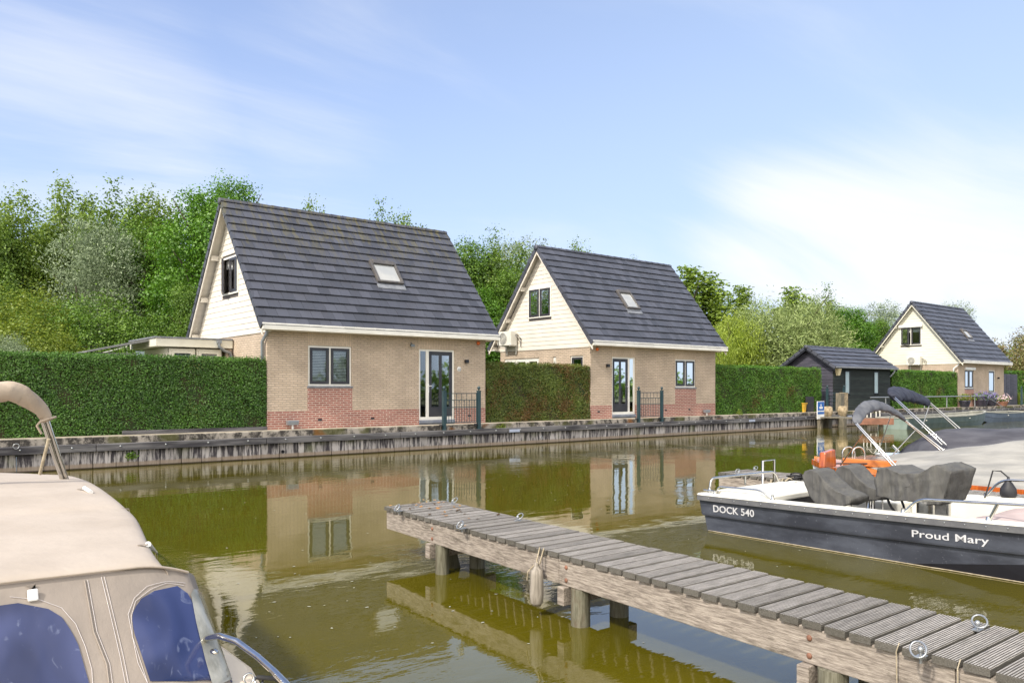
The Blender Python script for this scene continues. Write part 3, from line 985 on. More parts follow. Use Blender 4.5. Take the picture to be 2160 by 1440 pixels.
    # gutter fascia
    mb = MB()
    for ya, yb in ((ye - .07, y0 - .003), (y0 + Dh + .003, 2 * yc - ye + .07)):
        mb.box(x0 - ov - .01, ya, Z0 + 2.72, x0 + Lh + .26, yb, Z0 + 2.75)
        if ya < yc: mb.box(x0 - ov - .01, ya, Z0 + 2.75, x0 + Lh + .26, ya + .10, Z0 + 2.90)
        else: mb.box(x0 - ov - .01, yb - .10, Z0 + 2.75, x0 + Lh + .26, yb, Z0 + 2.90)
    build_pieces(mb, 'gutter', 'white_paint', r, bevel=.008)
    # windows of the front
    for w in wins:
        Tf = lambda p, w=w: Vector((x0 + w[0] + .006 + p.x, y0 + .05 - p.y, Z0 + w[1] + .006 + p.z))
        window(r, Tf, w[2] - w[0] - .012, w[3] - w[1] - .012, 2, w[4], True, shutter=shutters)
    for i, (a, c, b, d_) in enumerate(sidewins):
        Tf = lambda p, b=b, c=c: Vector((x0 + .05 - p.y, y0 + b - p.x, Z0 + c + p.z))
        window(r, Tf, b - a, d_ - c, 3 if b - a > 1.5 else 1, 'roller' if b - a > 1.5 else 'none', False, sash='white_paint' if b - a > 1.5 or b - a < .3 else 'dark_frame')
    # doors
    for (a, b, h_, side_left, light) in doors:
        Td = lambda p: Vector((x0 + a + p.x, y0 + .06 - p.y, Z0 + p.z))
        dw = b - a; f = MB(Td); zb = .14
        f.box(0, -.04, zb, .07, .02, h_); f.box(dw - .07, -.04, zb, dw, .02, h_); f.box(.07, -.04, h_ - .06, dw - .07, .02, h_); f.box(.07, -.04, zb, dw - .07, .02, zb + .10)
        if light:
            lx = .34 if side_left else dw - .34
            f.box(lx - .05, -.04, zb + .1, lx + .05, .02, h_ - .06)
            g = (.07, lx - .05) if side_left else (lx + .05, dw - .07)
            l0, l1 = (lx + .05, dw - .07) if side_left else (.07, lx - .05)
        else: l0, l1 = .07, dw - .07; g = None
        fo = f.build('door_frame', 'white_paint', r)
        if g:
            m_ = MB(Td); m_.box(g[0], -.01, zb + .1, g[1], .0, h_ - .06); m_.build('side_light', 'glass', fo)
        lf = MB(Td); z_0, z_1 = zb + .11, h_ - .065; sw = .11; mid = (l0 + l1) / 2
        c0 = z_0 + .30
        lf.box(l0, -.03, z_0, l1, .012, c0); lf.box(l0, -.03, z_1 - .12, l1, .012, z_1)
        lf.box(l0, -.03, c0, l0 + sw, .012, z_1 - .12); lf.box(l1 - sw, -.03, c0, l1, .012, z_1 - .12)
        if light: lf.box(mid - .05, -.03, c0, mid + .05, .012, z_1 - .12)
        lo = lf.build('door', 'dark_frame', r)
        for ga, gb in (((l0 + sw, mid - .05), (mid + .05, l1 - sw)) if light else ((l0 + sw, l1 - sw),)):
            m_ = MB(Td); m_.box(ga, -.012, c0, gb, -.002, z_1 - .12); m_.build('pane', 'glass', lo)
        hx = l0 - .015 if side_left else l1 + .015
        m_ = MB(Td); m_.box(hx - .018, .02, 1.0, hx + .018, .035, 1.28); m_.box(hx - (.0 if side_left else .10), .04, 1.20, hx + (.10 if side_left else .0), .06, 1.225); m_.build('handle', 'white_plastic', lo, bevel=.005)
        m_ = MB(Td); m_.box(.0, -.05, 0.0, dw, .03, .05); m_.box(0, -.05, .05, dw, .09, .138); m_.build('doorstep', 'stone_step', r, bevel=.006)
    # ventilation slots
    if skylight:
        sx, q0, q1, sw_ = skylight
        d = V(0, yc - ye, ZR - ze); Ln = d.length; d.normalize(); nn = V(0, -d.z, d.y)
        A = V(x0 + sx, ye, ze)
        Tq = lambda p: A + V(p.x, 0, 0) + d * (p.y) + nn * (p.z + .06)
        a0, a1 = q0 * Ln, q1 * Ln
        f = MB(Tq); fw = .09
        f.box(0, a0, 0, fw, a1, .09); f.box(sw_ - fw, a0, 0, sw_, a1, .09); f.box(fw, a0, 0, sw_ - fw, a0 + .07, .09); f.box(fw, a1 - .16, 0, sw_ - fw, a1, .12)
        fo = f.build('skylight', 'velux', r, bevel=.008)
        m_ = MB(Tq); m_.box(fw + .01, a0 + .08, .04, sw_ - fw - .01, a1 - .17, .055); m_.build('pane', 'skyglass', fo)
        m_ = MB(Tq); m_.box(-.03, a0 - .22, -.018, sw_ + .03, a0 - .001, .012); m_.build('lead_flashing', 'lead', fo)
    return r

M('skyglass', (.42, .42, .40), (.34, .35, .35), 2., .08, spec=.9)
h1 = house(.49, 'nearest brick house with mossy dark tile roof and white window blinds', 'roof_old', 'white_boards',
           wins=[(1.20, 1.20, 2.57, 2.36, 'slats')], doors=[(4.90, 6.26, 2.37, True, True)], gabwin=(2.08, 3.95, 3.42, 5.08), seed=3, skylight=(3.88, .40, .59, .94), openleaf=True, tw=.34)
h2 = house(12.89, 'middle brick house with clean dark roof and fan unit on its cream gable', 'roof_new', 'white_boards',
           wins=[(4.85, 1.18, 6.17, 2.34, 'none')], doors=[(1.14, 2.45, 2.34, False, True)], gabwin=(2.15, 3.95, 3.52, 5.15), seed=5, skylight=(2.7, .37, .57, .80),
           sidewins=[(.40, .95, 1.10, 2.37), (1.90, 1.5, 2.09, 2.37), (2.91, .2, 5.13, 2.36)], rows=14, tw=.30)
h3 = house(44.85, 'farthest brick house, with roller shutter boxes over its windows', 'roof_new', 'cream_boards', Lh=7.25,
           wins=[(.97, 1.15, 2.33, 2.34, 'curtain')], doors=[(4.72, 5.82, 2.36, True, False)], gabwin=(2.20, 3.95, 3.55, 5.12), seed=8, skylight=(3.4, .40, .56, .8), shutters=True, openleaf=True, rows=13, tw=.30, soldier=False, plinth=.30)

# things fixed to the walls
def wall_lamp(x, z, label):
    r = empty('wall_lamp', (x, 1.1, z), label, 'lamp', 'black wall lamps beside the doors')
    mb = MB(); mb.box(x - .06, .985, z - .055, x + .06, 1.085, z + .055); mb.build('lamp_box', 'black_iron', r, bevel=.006)
    mb = MB(); mb.box(x - .04, 1.085, z - .03, x + .04, 1.10, z + .03); mb.build('bracket', 'black_iron', r)
wall_lamp(.49 + 6.69, Z0 + 2.02, 'small black cube lamp right of the door of the nearest house')
wall_lamp(12.89 + .86, Z0 + 2.0, 'small black cube lamp left of the door of the middle house')
wall_lamp(44.85 + 6.2, Z0 + 1.85, 'small black lamp right of the door of the farthest house')

def alarm(x, z, label):
    mb = MB(); mb.lathe([(.0, -.075), (.045, -.072), (.06, -.05), (.065, -.01), (.05, .0)], (x, 1.1, z), 14, 'y')
    mb.build('alarm_beacon', 'orange_lamp', label=label, category='alarm light', group='orange alarm lights under the gutters')
alarm(.49 + 7.19, Z0 + 2.63, 'round orange alarm light near the right corner of the nearest house')
alarm(12.89 + .32, Z0 + 2.60, 'round orange alarm light near the left corner of the middle house')

r = empty('flood_light', (.49 + 4.60, 1.1, Z0 + 2.5), 'small grey spotlight under the gutter left of the nearest house door', 'spotlight')
x_, z_ = .49 + 4.60, Z0 + 2.47
mb = MB(); mb.hexa([(x_ - .07, .98, z_ - .05), (x_ + .07, .98, z_ - .05), (x_ + .05, 1.07, z_ - .03), (x_ - .05, 1.07, z_ - .03), (x_ - .07, .97, z_ + .02), (x_ + .07, .97, z_ + .02), (x_ + .05, 1.07, z_ + .05), (x_ - .05, 1.07, z_ + .05)]); mb.build('lamp_head', 'zinc', r)
mb = MB(); mb.tube([(x_, 1.10, z_ + .08), (x_, 1.05, z_ + .06), (x_, 1.03, z_)], .014, 6); mb.build('arm', 'zinc', r)

def text_mesh(name, body, size_h, mat, T, parent=None, width=None, origin=None, depth=.002, **tags):
    """lettering turned into a mesh: x right, y up in its own plane, T maps (x, y, outward) to the world"""
    cu = bpy.data.curves.new(name, 'FONT'); cu.body = body; cu.size = 1; cu.extrude = depth; cu.offset = tags.pop('fat', 0.0)
    cu.resolution_u = 3
    ob = bpy.data.objects.new(name, cu); COL.objects.link(ob)
    bpy.context.view_layer.update()
    me = bpy.data.meshes.new_from_object(ob.evaluated_get(bpy.context.evaluated_depsgraph_get()))
    bpy.data.objects.remove(ob)
    co = np.empty(len(me.vertices) * 3); me.vertices.foreach_get('co', co); co = co.reshape(-1, 3)
    k = size_h / .72
    wx = co[:, 0].max() - co[:, 0].min()
    kx = (width / wx) if width else k
    o0 = ORG[parent.name] if parent else Vector(origin)
    out = []
    for c in co:
        out.append(T(Vector(((c[0] - co[:, 0].min()) * kx, c[1] * k, c[2]))) - o0)
    me.vertices.foreach_set('co', np.array(out).ravel())
    me.materials.clear(); me.materials.append(MATS[mat]); me.update(); me.name = name
    return link(name, me, parent, o0, **tags)

xx = .49 + 6.43; zz = Z0 + 1.76
r = empty('house_number', (xx, 1.1, zz), 'small white house number plate reading 51 beside the door', 'number plate')
mb = MB(); mb.lathe([(.0, -.014), (.075, -.012), (.08, .0)], (xx, 1.1, zz), 16, 'y'); mb.build('plate', 'white_plastic', r)
text_mesh('lettering', '51', .06, 'dark_frame', lambda p: Vector((xx - .045 + p.x, 1.083 - p.z, zz - .03 + p.y)), r, width=.09)

mb = MB()
for xx in (.49 + 1.56, .49 + 3.26, .49 + 6.84): mb.box(xx - .06, 1.094, Z0 + .21, xx + .06, 1.099, Z0 + .27)
build_pieces(mb, 'vent_slot', 'black_rubber', h1)
mb = MB()
for xx in (12.89 + .42, 12.89 + 4.25, 12.89 + 5.75): mb.box(xx - .06, 1.094, Z0 + .24, xx + .06, 1.099, Z0 + .30)
build_pieces(mb, 'vent_slot', 'black_rubber', h2)

def floor_light(x, label):
    r = empty('floor_light', (x, .98, Z0), label, 'floodlight', 'floodlights on short stands against the plinths')
    mb = MB(); mb.box(x - .16, .90, Z0 + .20, x + .16, 1.05, Z0 + .24); mb.hexa([(x - .15, .92, Z0 + .12), (x + .15, .92, Z0 + .12), (x + .15, 1.04, Z0 + .12), (x - .15, 1.04, Z0 + .12), (x - .155, .91, Z0 + .198), (x + .155, .91, Z0 + .198), (x + .155, 1.045, Z0 + .198), (x - .155, 1.045, Z0 + .198)]); mb.build('lamp_housing', 'zinc', r)
    mb = MB(); mb.box(x - .02, .96, Z0, x + .02, 1.0, Z0 + .12); mb.build('stand', 'white_plastic', r)
floor_light(.49 + .68, 'grey floodlight box on a stand at the left end of the nearest plinth')
floor_light(12.89 + 6.75, 'grey floodlight box on a stand at the right end of the middle house')

# heat pump units on the gables
def ac(x, y0_, y1_, z0_, z1_, label):
    xa = x - .10 - .32
    r = empty('air_conditioner', (x, (y0_ + y1_) / 2, z0_), label, 'air conditioner', 'outdoor air conditioning units on the gables')
    mb = MB(); mb.box(xa, y0_, z0_, xa + .32, y1_, z1_); mb.build('casing', 'ac_white', r, bevel=.015)
    yc_ = y1_ - (y1_ - y0_) * .36; zc_ = (z0_ + z1_) / 2; rr = (z1_ - z0_) * .42
    mb = MB()
    for k in range(6): mb.ring((xa - .012, yc_, zc_), rr * (k + 1) / 6, .006, 'x', 24)
    for k in range(12):
        a = math.pi * 2 * k / 12; mb.tube([(xa - .012, yc_, zc_), (xa - .012, yc_ + rr * math.cos(a), zc_ + rr * math.sin(a))], .004, 4)
    mb.build('fan_guard', 'ac_white', r)
    mb = MB(); mb.lathe([(rr, -.006), (rr, 0)], (xa - .0, yc_, zc_), 24, 'x'); mb.build('fan', 'ac_dark', r)
    mb = MB()
    for yy in (y0_ + .1, y1_ - .12):
        mb.box(xa + .02, yy, z0_ - .035, x - .036, yy + .035, z0_ - .002); mb.box(x - .07, yy, z0_ - .36, x - .036, yy + .035, z0_ - .036)
    mb.build('bracket', 'ac_white', r)
    mb = MB(); mb.tube([(xa + .25, y0_ - .02, z1_ - .12), (xa + .27, y0_ - .12, z1_ - .18), (x - .07, y0_ - .22, z1_ - .3), (x - .07, y0_ - .20, z0_ - .05)], .016, 6)
    mb.tube([(xa + .22, y0_ - .02, z1_ - .16), (xa + .24, y0_ - .16, z1_ - .3), (x - .08, y0_ - .14, z1_ - .42)], .012, 6); mb.build('pipes', 'dark_frame', r)
ac(12.89, 5.28, 6.08, 3.60, 4.18, 'white fan unit under the left eave of the middle house gable')
ac(44.85, 3.22, 4.10, 3.36, 3.90, 'white fan unit low on the gable of the farthest house')

# downpipes
downpipe(h1, [(.46, 1.02, Z0 + 2.72), (.44, 1.02, Z0 + 2.62), (.41, 1.24, Z0 + 2.42), (.41, 1.24, Z0 + .02)], .045)
downpipe(h3, [(44.80, 1.02, Z0 + 2.72), (44.72, 1.05, Z0 + 2.6), (44.70, 1.3, Z0 + 2.40), (44.70, 1.3, Z0 + .02)], .045, 'white_plastic')

# flat-roofed garden room beside the nearest house
r = empty('garden_room', (-.6, 3.0, Z0), 'cream flat-roofed garden room seen over the longest hedge', 'extension')
gx0, gx1, gy = -1.72, .455, 3.64
mb = MB(); mb.box(gx0, gy - .04, Z0 + 2.32, gx1, gy + 2.7, Z0 + 2.56); mb.build('roof_edge', 'cream_paint', r, bevel=.01)
mb = MB(); mb.box(gx0 - .04, gy - .07, Z0 + 2.562, gx1, gy + 2.7, Z0 + 2.60); mb.build('roof_sheet', 'lead', r)
mb = MB(); mb.box(gx0 + .35, gy + 2.4, Z0, gx1, gy + 2.5, Z0 + 2.3); mb.box(gx0 + .35, gy + .2, Z0, gx0 + .42, gy + 2.4, Z0 + 2.3); mb.build('back_wall', 'cream_paint', r)
mb = MB(); mb.box(gx1 - .16, gy + .04, Z0, gx1, gy + .2, Z0 + 2.31); mb.build('brick_pier', 'cream_brick', r)
for i, (a, b) in enumerate(((gx0 + .40, gx0 + 1.12), (gx0 + 1.16, gx0 + 1.88))):
    Tf = lambda p, a=a: Vector((a + p.x, gy + .10 - p.y, Z0 + .6 + p.z))
    window(r, Tf, b - a, 1.68, 1, 'slats', False, frame='cream_paint', sash='cream_paint')
mb = MB(); mb.tube([(gx1 - .42, gy - .09, Z0 + 2.50), (gx1 - .42, gy - .10, Z0 + 2.36), (gx1 - .28, gy - .10, Z0 + 2.25), (gx1 - .08, gy - .02, Z0 + 2.2), (gx1 - .03, gy + .0, Z0 + 2.1), (gx1 - .03, gy, Z0)], .045, 10); mb.box(gx1 - .48, gy - .15, Z0 + 2.46, gx1 - .36, gy - .042, Z0 + 2.55); mb.build('downpipe', 'zinc', r)

# dark lean-to with a sloping roof next to it
r = empty('lean_to', (-2.4, 4.4, Z0), 'dark lean-to with sloping roof left of the cream garden room', 'lean-to')
mb = MB(); mb.hexa([(-3.35, 4.2, Z0 + 2.12), (-1.75, 4.2, Z0 + 2.48), (-1.75, 6.2, Z0 + 2.48), (-3.35, 6.2, Z0 + 2.12), (-3.35, 4.2, Z0 + 2.16), (-1.75, 4.2, Z0 + 2.54), (-1.75, 6.2, Z0 + 2.54), (-3.35, 6.2, Z0 + 2.16)]); mb.build('roof', 'ac_dark', r)
mb = MB(); mb.box(-3.1, 4.4, Z0, -2.05, 4.46, Z0 + 2.14); mb.build('wall', 'ac_dark', r)
mb = MB(); mb.box(-2.04, 4.41, Z0 + .8, -1.8, 4.43, Z0 + 2.2); mb.build('pane', 'frosted', r)
# clothes line
r = empty('washing_line', (-5.6, 5.0, Z0), 'thin washing line with two poles just above the longest hedge', 'washing line')
a, b = AD(235, 739, 27), AD(268, 731, 27.5)
mb = MB(); mb.tube([a + V(-.3, 0, -.1), b], .022, 6); mb.build('arm', 'white_paint', r)
mb = MB(); mb.tube([V(b.x, b.y, Z0), b], .022, 6); mb.build('post', 'galv', r)
mb = MB(); mb.tube([AD(160, 731, 27), b, AD(330, 722, 28)], .008, 4); mb.build('line', 'dark_frame', r)

# ------------------------------------------------------------ black shed
sx0, sx1, sy0, sy1 = 30.02, 36.0, 1.1, 3.7
r = empty('shed', (sx0, sy0, Z0), 'black timber shed with tiled roof and two frosted windows', 'shed')
ze, zr = Z0 + 2.28, Z0 + 3.30; syc = (sy0 + sy1) / 2
def lap(mb, T, W_, H_, holes, step=.16):
    z = 0
    while z < H_ - .01:
        z1 = min(z + step, H_); cuts = [(0, W_)]
        for h in holes:
            if h[1] < z1 - .02 and h[3] > z + .02:
                cuts = [c for s0, s1 in cuts for c in ((s0, min(s1, h[0])), (max(s0, h[2]), s1)) if c[1] > c[0]]
        for a, b in cuts:
            mb.hexa([T(Vector(p)) for p in ((a, -.03, z), (b, -.03, z), (b, .035, z), (a, .035, z), (a, -.03, z1), (b, -.03, z1), (b, .008, z1), (a, .008, z1))])
        z = z1
mb = MB(); TS = lambda p: Vector((sx0 + p.x, sy0 - p.y, Z0 + p.z))
hs = [(1.12, .85, 1.62, 2.05), (4.15, .85, 4.65, 2.05)]
lap(mb, TS, sx1 - sx0, 2.28, hs); mb.build('front_boards', 'black_shed_f', r)
mb = MB(); TS2 = lambda p: Vector((sx0 - p.y, sy1 - p.x, Z0 + p.z))
lap(mb, TS2, sy1 - sy0, 2.28, []); mb.box(sx1 - .05, sy0 + .03, Z0, sx1, sy1, Z0 + 2.28); mb.box(sx0 + .03, sy1 - .05, Z0, sx1 - .05, sy1, Z0 + 2.28); mb.build('side_boards', 'black_shed_l', r)
for xg, fc in ((sx0, -1), (sx1, 1)): gable_boards(r, xg, sy0, sy1, ze, syc, zr - .08, 'black_shed_l', .16, face=fc, name='gable_boards')
mb = MB()
for xg in (sx0 + .01, sx1 - .05): mb.prism([(xg, sy0 + .03, ze), (xg, sy1 - .03, ze), (xg, syc, zr - .12)], (.04, 0, 0))
mb.box(sx0 + .1, sy0 + .5, Z0, sx1 - .1, sy0 + .55, Z0 + 2.2)
mb.build('backing', 'inside', r)
for h in hs:
    T_ = lambda p, h=h: Vector((sx0 + h[0] + p.x, sy0 - .015 - p.y, Z0 + h[1] + p.z))
    f = MB(T_); w_, h_ = h[2] - h[0], h[3] - h[1]
    f.box(0, -.04, 0, .045, .03, h_); f.box(w_ - .045, -.04, 0, w_, .03, h_); f.box(.045, -.04, 0, w_ - .045, .03, .045); f.box(.045, -.04, h_ - .045, w_ - .045, .03, h_)
    fo = f.build('window_frame', 'black_iron', r)
    m_ = MB(T_); m_.box(.046, -.02, .046, w_ - .046, .005, h_ - .046); m_.build('pane', 'frosted', fo)
ye = sy0 - .28; zz = ze - .05
tile_roof(r, sx0 - .3, sx1 + .25, ye, zz, syc, zr, 5, 'roof_new', .33, seed=9)
mb = MB()
for sgn in (-1, 1):
    yy = syc + sgn * (syc - ye)
    for xb_, xe_ in ((sx0 - .33, sx0 - .30), (sx1 + .27, sx1 + .30)):
        mb.hexa([(xb_, yy, zz - .2), (xe_, yy, zz - .2), (xe_, syc, zr - .2), (xb_, syc, zr - .2), (xb_, yy, zz - .03), (xe_, yy, zz - .03), (xe_, syc, zr - .03), (xb_, syc, zr - .03)])
    mb.hexa([(sx0 - .29, yy, zz - .06), (sx1 + .26, yy, zz - .06), (sx1 + .26, syc, zr - .06), (sx0 - .29, syc, zr - .06), (sx0 - .29, yy, zz - .02), (sx1 + .26, yy, zz - .02), (sx1 + .26, syc, zr - .02), (sx0 - .29, syc, zr - .02)])
mb.build('barge_board', 'black_iron', r)
mb = MB(); mb.box(sx0 - .3, ye - .08, zz - .06, sx1 + .3, ye + .02, zz + .03); mb.build('gutter', 'lead', r, bevel=.02)
downpipe(r, [(sx1 + .02, ye, zz - .05), (sx1 - .0, ye + .05, zz - .2), (sx1 - .08, sy0 - .05, zz - .45)], .04)
lx, lz = sx0 + .28, Z0 + 1.98
r = empty('wall_lantern', (lx, 1.0, lz), 'pale tapered lantern at the front corner of the black shed', 'lantern')
mb = MB(); mb.hexa([(lx - .09, .92, lz - .18), (lx + .09, .92, lz - .18), (lx + .09, 1.05, lz - .18), (lx - .09, 1.05, lz - .18), (lx - .16, .86, lz + .17), (lx + .16, .86, lz + .17), (lx + .16, 1.05, lz + .17), (lx - .16, 1.05, lz + .17)]); mb.build('shade', 'lantern', r)

# ------------------------------------------------------------ gates by the water
def gate(xa, xb, y, label, z_post=1.16, z_gate=1.0, posts=(1, 1), ncol=12, zlow=.02, cat='gate'):
    r = empty('iron_gate', ((xa + xb) / 2, y, Z0), label, cat)
    for x, on in ((xa, posts[0]), (xb, posts[1])):
        if not on: continue
        mb = MB(); mb.box(x - .048, y - .048, Z0 - .18, x + .048, y + .048, Z0 + z_post - .12); mb.box(x - .056, y - .056, Z0 + z_post - .118, x + .056, y + .056, Z0 + z_post - .09)
        mb.lathe([(.02, -.09), (.018, -.07), (.03, -.06), (.048, -.03), (.05, .0), (.04, .03), (.012, .05), (.0, .055)], (x, y, Z0 + z_post), 12)
        mb.build('post', 'dark_green_iron', r)
        mb = MB(); mb.lathe([(.05, -.0), (.05, .05)], (x - .12, y, Z0 - .01), 10); mb.build('foot', 'black_iron', r)
    a, b = xa + .08, xb - .08; z0_, z1_ = Z0 + .05 + zlow, Z0 + z_gate
    mb = MB()
    for x in (a, b): mb.box(x - .018, y - .012, z0_, x + .018, y + .012, z1_)
    for z in (z1_ - .02, z1_ - .22, z0_ + (z1_ - z0_) * .52, z0_ + .02): mb.box(a + .019, y - .009, z - .011, b - .019, y + .009, z + .011)
    mb.build('frame', 'dark_green_iron', r)
    mb = MB()
    for k in range(1, ncol):
        x = a + (b - a) * k / ncol; tall = k % 2 == 0
        top = z1_ - .03 if tall else z0_ + (z1_ - z0_) * .52 + .17
        mb.tube([(x, y - .001, z0_ + .03), (x, y - .001, top)], .0085, 6)
        if not tall: mb.tube([(x, y - .001, top - .005), (x, y - .001, top + .02), (x, y - .001, top + .06)], [.008, .017, .002], 6)
    mb.build('bars', 'dark_green_iron', r)
    return r
gate(5.65, 6.97, .10, 'dark green iron gate with ball-topped posts in front of the nearest house door')
gate(14.41, 15.72, .10, 'dark green iron gate with ball-topped posts before the middle house')
gate(28.98, 30.6, .82, 'black iron gate between the mixed green hedge and the shed corner', 1.25, .95, (1, 1), 10)
gate(53.2, 55.0, .4, 'dark green iron gate past the farthest house, near the right picture edge', 1.25, .85, (1, 1), 10)
mb = MB(); mb.box(52.35, 1.3, Z0, 54.9, 1.38, Z0 + 2.2)
r = empty('garden_door', (53, 1.3, Z0), 'tall dark plank garden door right of the farthest house', 'garden door')
mb = MB()
for k in range(14): mb.box(52.32 + k * .20, 1.3 + .004 * (k % 2), Z0, 52.32 + k * .20 + .19, 1.34 + .004 * (k % 2), Z0 + 2.15)
mb.build('planks', 'black_shed_l', r); mb = MB(); mb.box(52.3, 1.36, Z0 + .3, 55.1, 1.39, Z0 + .42); mb.box(52.3, 1.36, Z0 + 1.7, 55.1, 1.39, Z0 + 1.82); mb.build('crossbar', 'black_iron', r)

# ------------------------------------------------------------ things along the quay
def post(name, p, r_, z0_, z1_, mat, label, cat='post', group=None, square=False):
    mb = MB()
    if square: mb.box(p[0] - r_, p[1] - r_, z0_, p[0] + r_, p[1] + r_, z1_)
    else: mb.lathe([(r_ * 1.02, z0_), (r_, (z0_ + z1_) / 2), (r_ * .97, z1_ - .02), (r_ * .8, z1_)], (p[0], p[1], 0), 12)
    o = mb.build(name, mat, origin=(p[0], p[1], z0_), bevel=.01 if square else 0, label=label, category=cat)
    if group: o['group'] = group
    return o
p = AY(1730, 880, -.22); post('mooring_post', p, .10, -.6, .72, 'post_wood', 'grey square timber post carrying the blue sign', square=True)
q = AY(1729, 864, -.30)
r = empty('sign', (q.x, -.34, q.z), 'square blue and white boating sign on a timber post at the water', 'sign')
mb = MB(); s_ = .30
mb.box(q.x - s_, -.36, q.z - .42, q.x + s_, -.33, q.z + .40); mb.build('sign_board', 'sign_white', r)
mb = MB(); mb.box(q.x - s_ * .93, -.366, q.z - .03, q.x + s_ * .93, -.361, q.z + .37); mb.box(q.x - s_ * .93, -.366, q.z - .20, q.x + s_ * .93, -.361, q.z - .09); mb.build('blue_field', 'sign_blue', r)
mb = MB(); mb.prism([(q.x - .17, -.367, q.z + .14), (q.x - .12, -.367, q.z + .05), (q.x + .12, -.367, q.z + .05), (q.x + .17, -.367, q.z + .14)], (0, -.004, 0)); mb.box(q.x - .03, -.371, q.z + .145, q.x + .03, -.367, q.z + .27); mb.build('boat_symbol', 'sign_white', r)
for u, lab in ((1746, 'pale sawn timber bollard right of the blue sign'), (1777, 'pale sawn timber bollard nearest the black shed wall and the landing')):
    p = AY(u, 875, -.15); r = empty('timber_bollard', (p.x, p.y, 0), lab, 'bollard', 'timber bollards on the quay by the shed')
    mb = MB(); mb.lathe([(.16, .50), (.20, .60), (.25, .78), (.21, .96), (.12, 1.0)], (p.x, p.y, 0), 9); mb.build('head', 'stump_wood', r)
    mb = MB(); mb.box(p.x - .16, p.y - .14, -.6, p.x + .16, p.y + .14, .52); mb.build('pile', 'post_wood', r, bevel=.02)
p = AY(1772, 850, .3); post('timber_pillar', (p.x, p.y), .15, Z0 - .1, 1.62, 'post_wood', 'tall pale squared timber pillar in front of the black shed', square=True, cat='pillar')
mb = MB(); mb.box(p.x + .16, p.y - .15, Z0, p.x + .48, p.y + .15, 1.64); mb.build('timber_pillar', 'stump_wood', label='light yellowish timber pillar standing against the grey one by the shed', category='pillar')
# yellow hydrant marker with a black box as the shade of a hedge opening
p = AY(1697, 868, .95)
r = empty('marker_post', (p.x, .95, Z0), 'small yellow tapered marker standing at the hedge beside the blue sign', 'marker post')
mb = MB(); mb.hexa([(p.x - .08, .92, Z0), (p.x + .06, .92, Z0), (p.x + .06, 1.02, Z0), (p.x - .08, 1.02, Z0), (p.x - .08, .90, Z0 + .40), (p.x + .10, .90, Z0 + .40), (p.x + .10, 1.04, Z0 + .40), (p.x - .08, 1.04, Z0 + .40)]); mb.build('body', 'yellow', r)
mb = MB(); mb.box(p.x - .10, .88, Z0 + .402, p.x + .16, 1.05, Z0 + .45); mb.build('cap', 'yellow', r)
mb = MB(); mb.box(p.x + .2, .93, Z0, p.x + .8, 1.02, Z0 + .75); mb.build('niche_shade', 'black_rubber', label='black box added as the shade of an opening in the hedge behind the yellow marker', category='box')

# landing stage with its small white railing
a = AZ(1812, 884, .48); b = AZ(1882, 884, .48)
r = empty('landing_stage', (a.x, a.y, 0), 'short landing stage with red-brown front plank near the green skiff', 'landing stage')
mb = MB(); mb.hexa([a, b, b + V(.3, 3.2, 0), a + V(.3, 3.2, 0), a + V(0, 0, .05), b + V(0, 0, .05), b + V(.3, 3.2, .05), a + V(.3, 3.2, .05)]); mb.build('deck', 'post_wood', r)
mb = MB(); mb.hexa([a + V(-.03, -.06, -.24), b + V(.03, -.06, -.24), b + V(.03, -.005, -.24), a + V(-.03, -.005, -.24), a + V(-.03, -.06, .05), b + V(.03, -.06, .05), b + V(.03, -.005, .05), a + V(-.03, -.005, .05)]); mb.build('front_plank', 'rust_wood', r)
for f_ in (.3, .8):
    c = a.lerp(b, f_) + V(.1, .25, 0); mb = MB(); mb.lathe([(.10, -.9), (.10, .42)], (c.x, c.y, 0), 10); mb.build('pile', 'pile_wood', r)
r = empty('white_railing', (b.x, -.3, Z0), 'small white railing with five uprights behind the landing stage', 'railing')
mb = MB()
for u in (1822, 1829, 1837, 1848, 1856):
    c = AD(u, 870, 39); mb.tube([(c.x, c.y, .35), (c.x, c.y, 1.0)], .025, 6)
mb.build('uprights', 'white_paint', r)
c0, c1 = AD(1816, 851, 39), AD(1862, 851, 39); mb = MB(); mb.tube([c0, c1], .03, 6); mb.build('top_rail', 'white_paint', r)

# galvanised railing along the quay behind the skiffs
r = empty('quay_railing', (39, .35, Z0), 'long galvanised handrail on posts along the quay behind the skiffs', 'railing')
mb = MB(); xa, xb = AY(1836, 836, .35).x, AY(2078, 837, .35).x
mb.tube([(xa, .35, 1.38), (xb, .35, 1.38)], .032, 8); mb.build('rail', 'galv', r)
for u in (1868, 1950, 1997, 2056):
    c = AY(u, 840, .35); mb = MB(); mb.tube([(c.x, .35, Z0 - .1), (c.x, .35, 1.36)], .032, 8); mb.build('post', 'galv', r)
mb = MB(); mb.tube([(xb, .35, 1.38), AY(2130, 866, .2)], .022, 6); mb.build('slope_rail', 'galv', r)

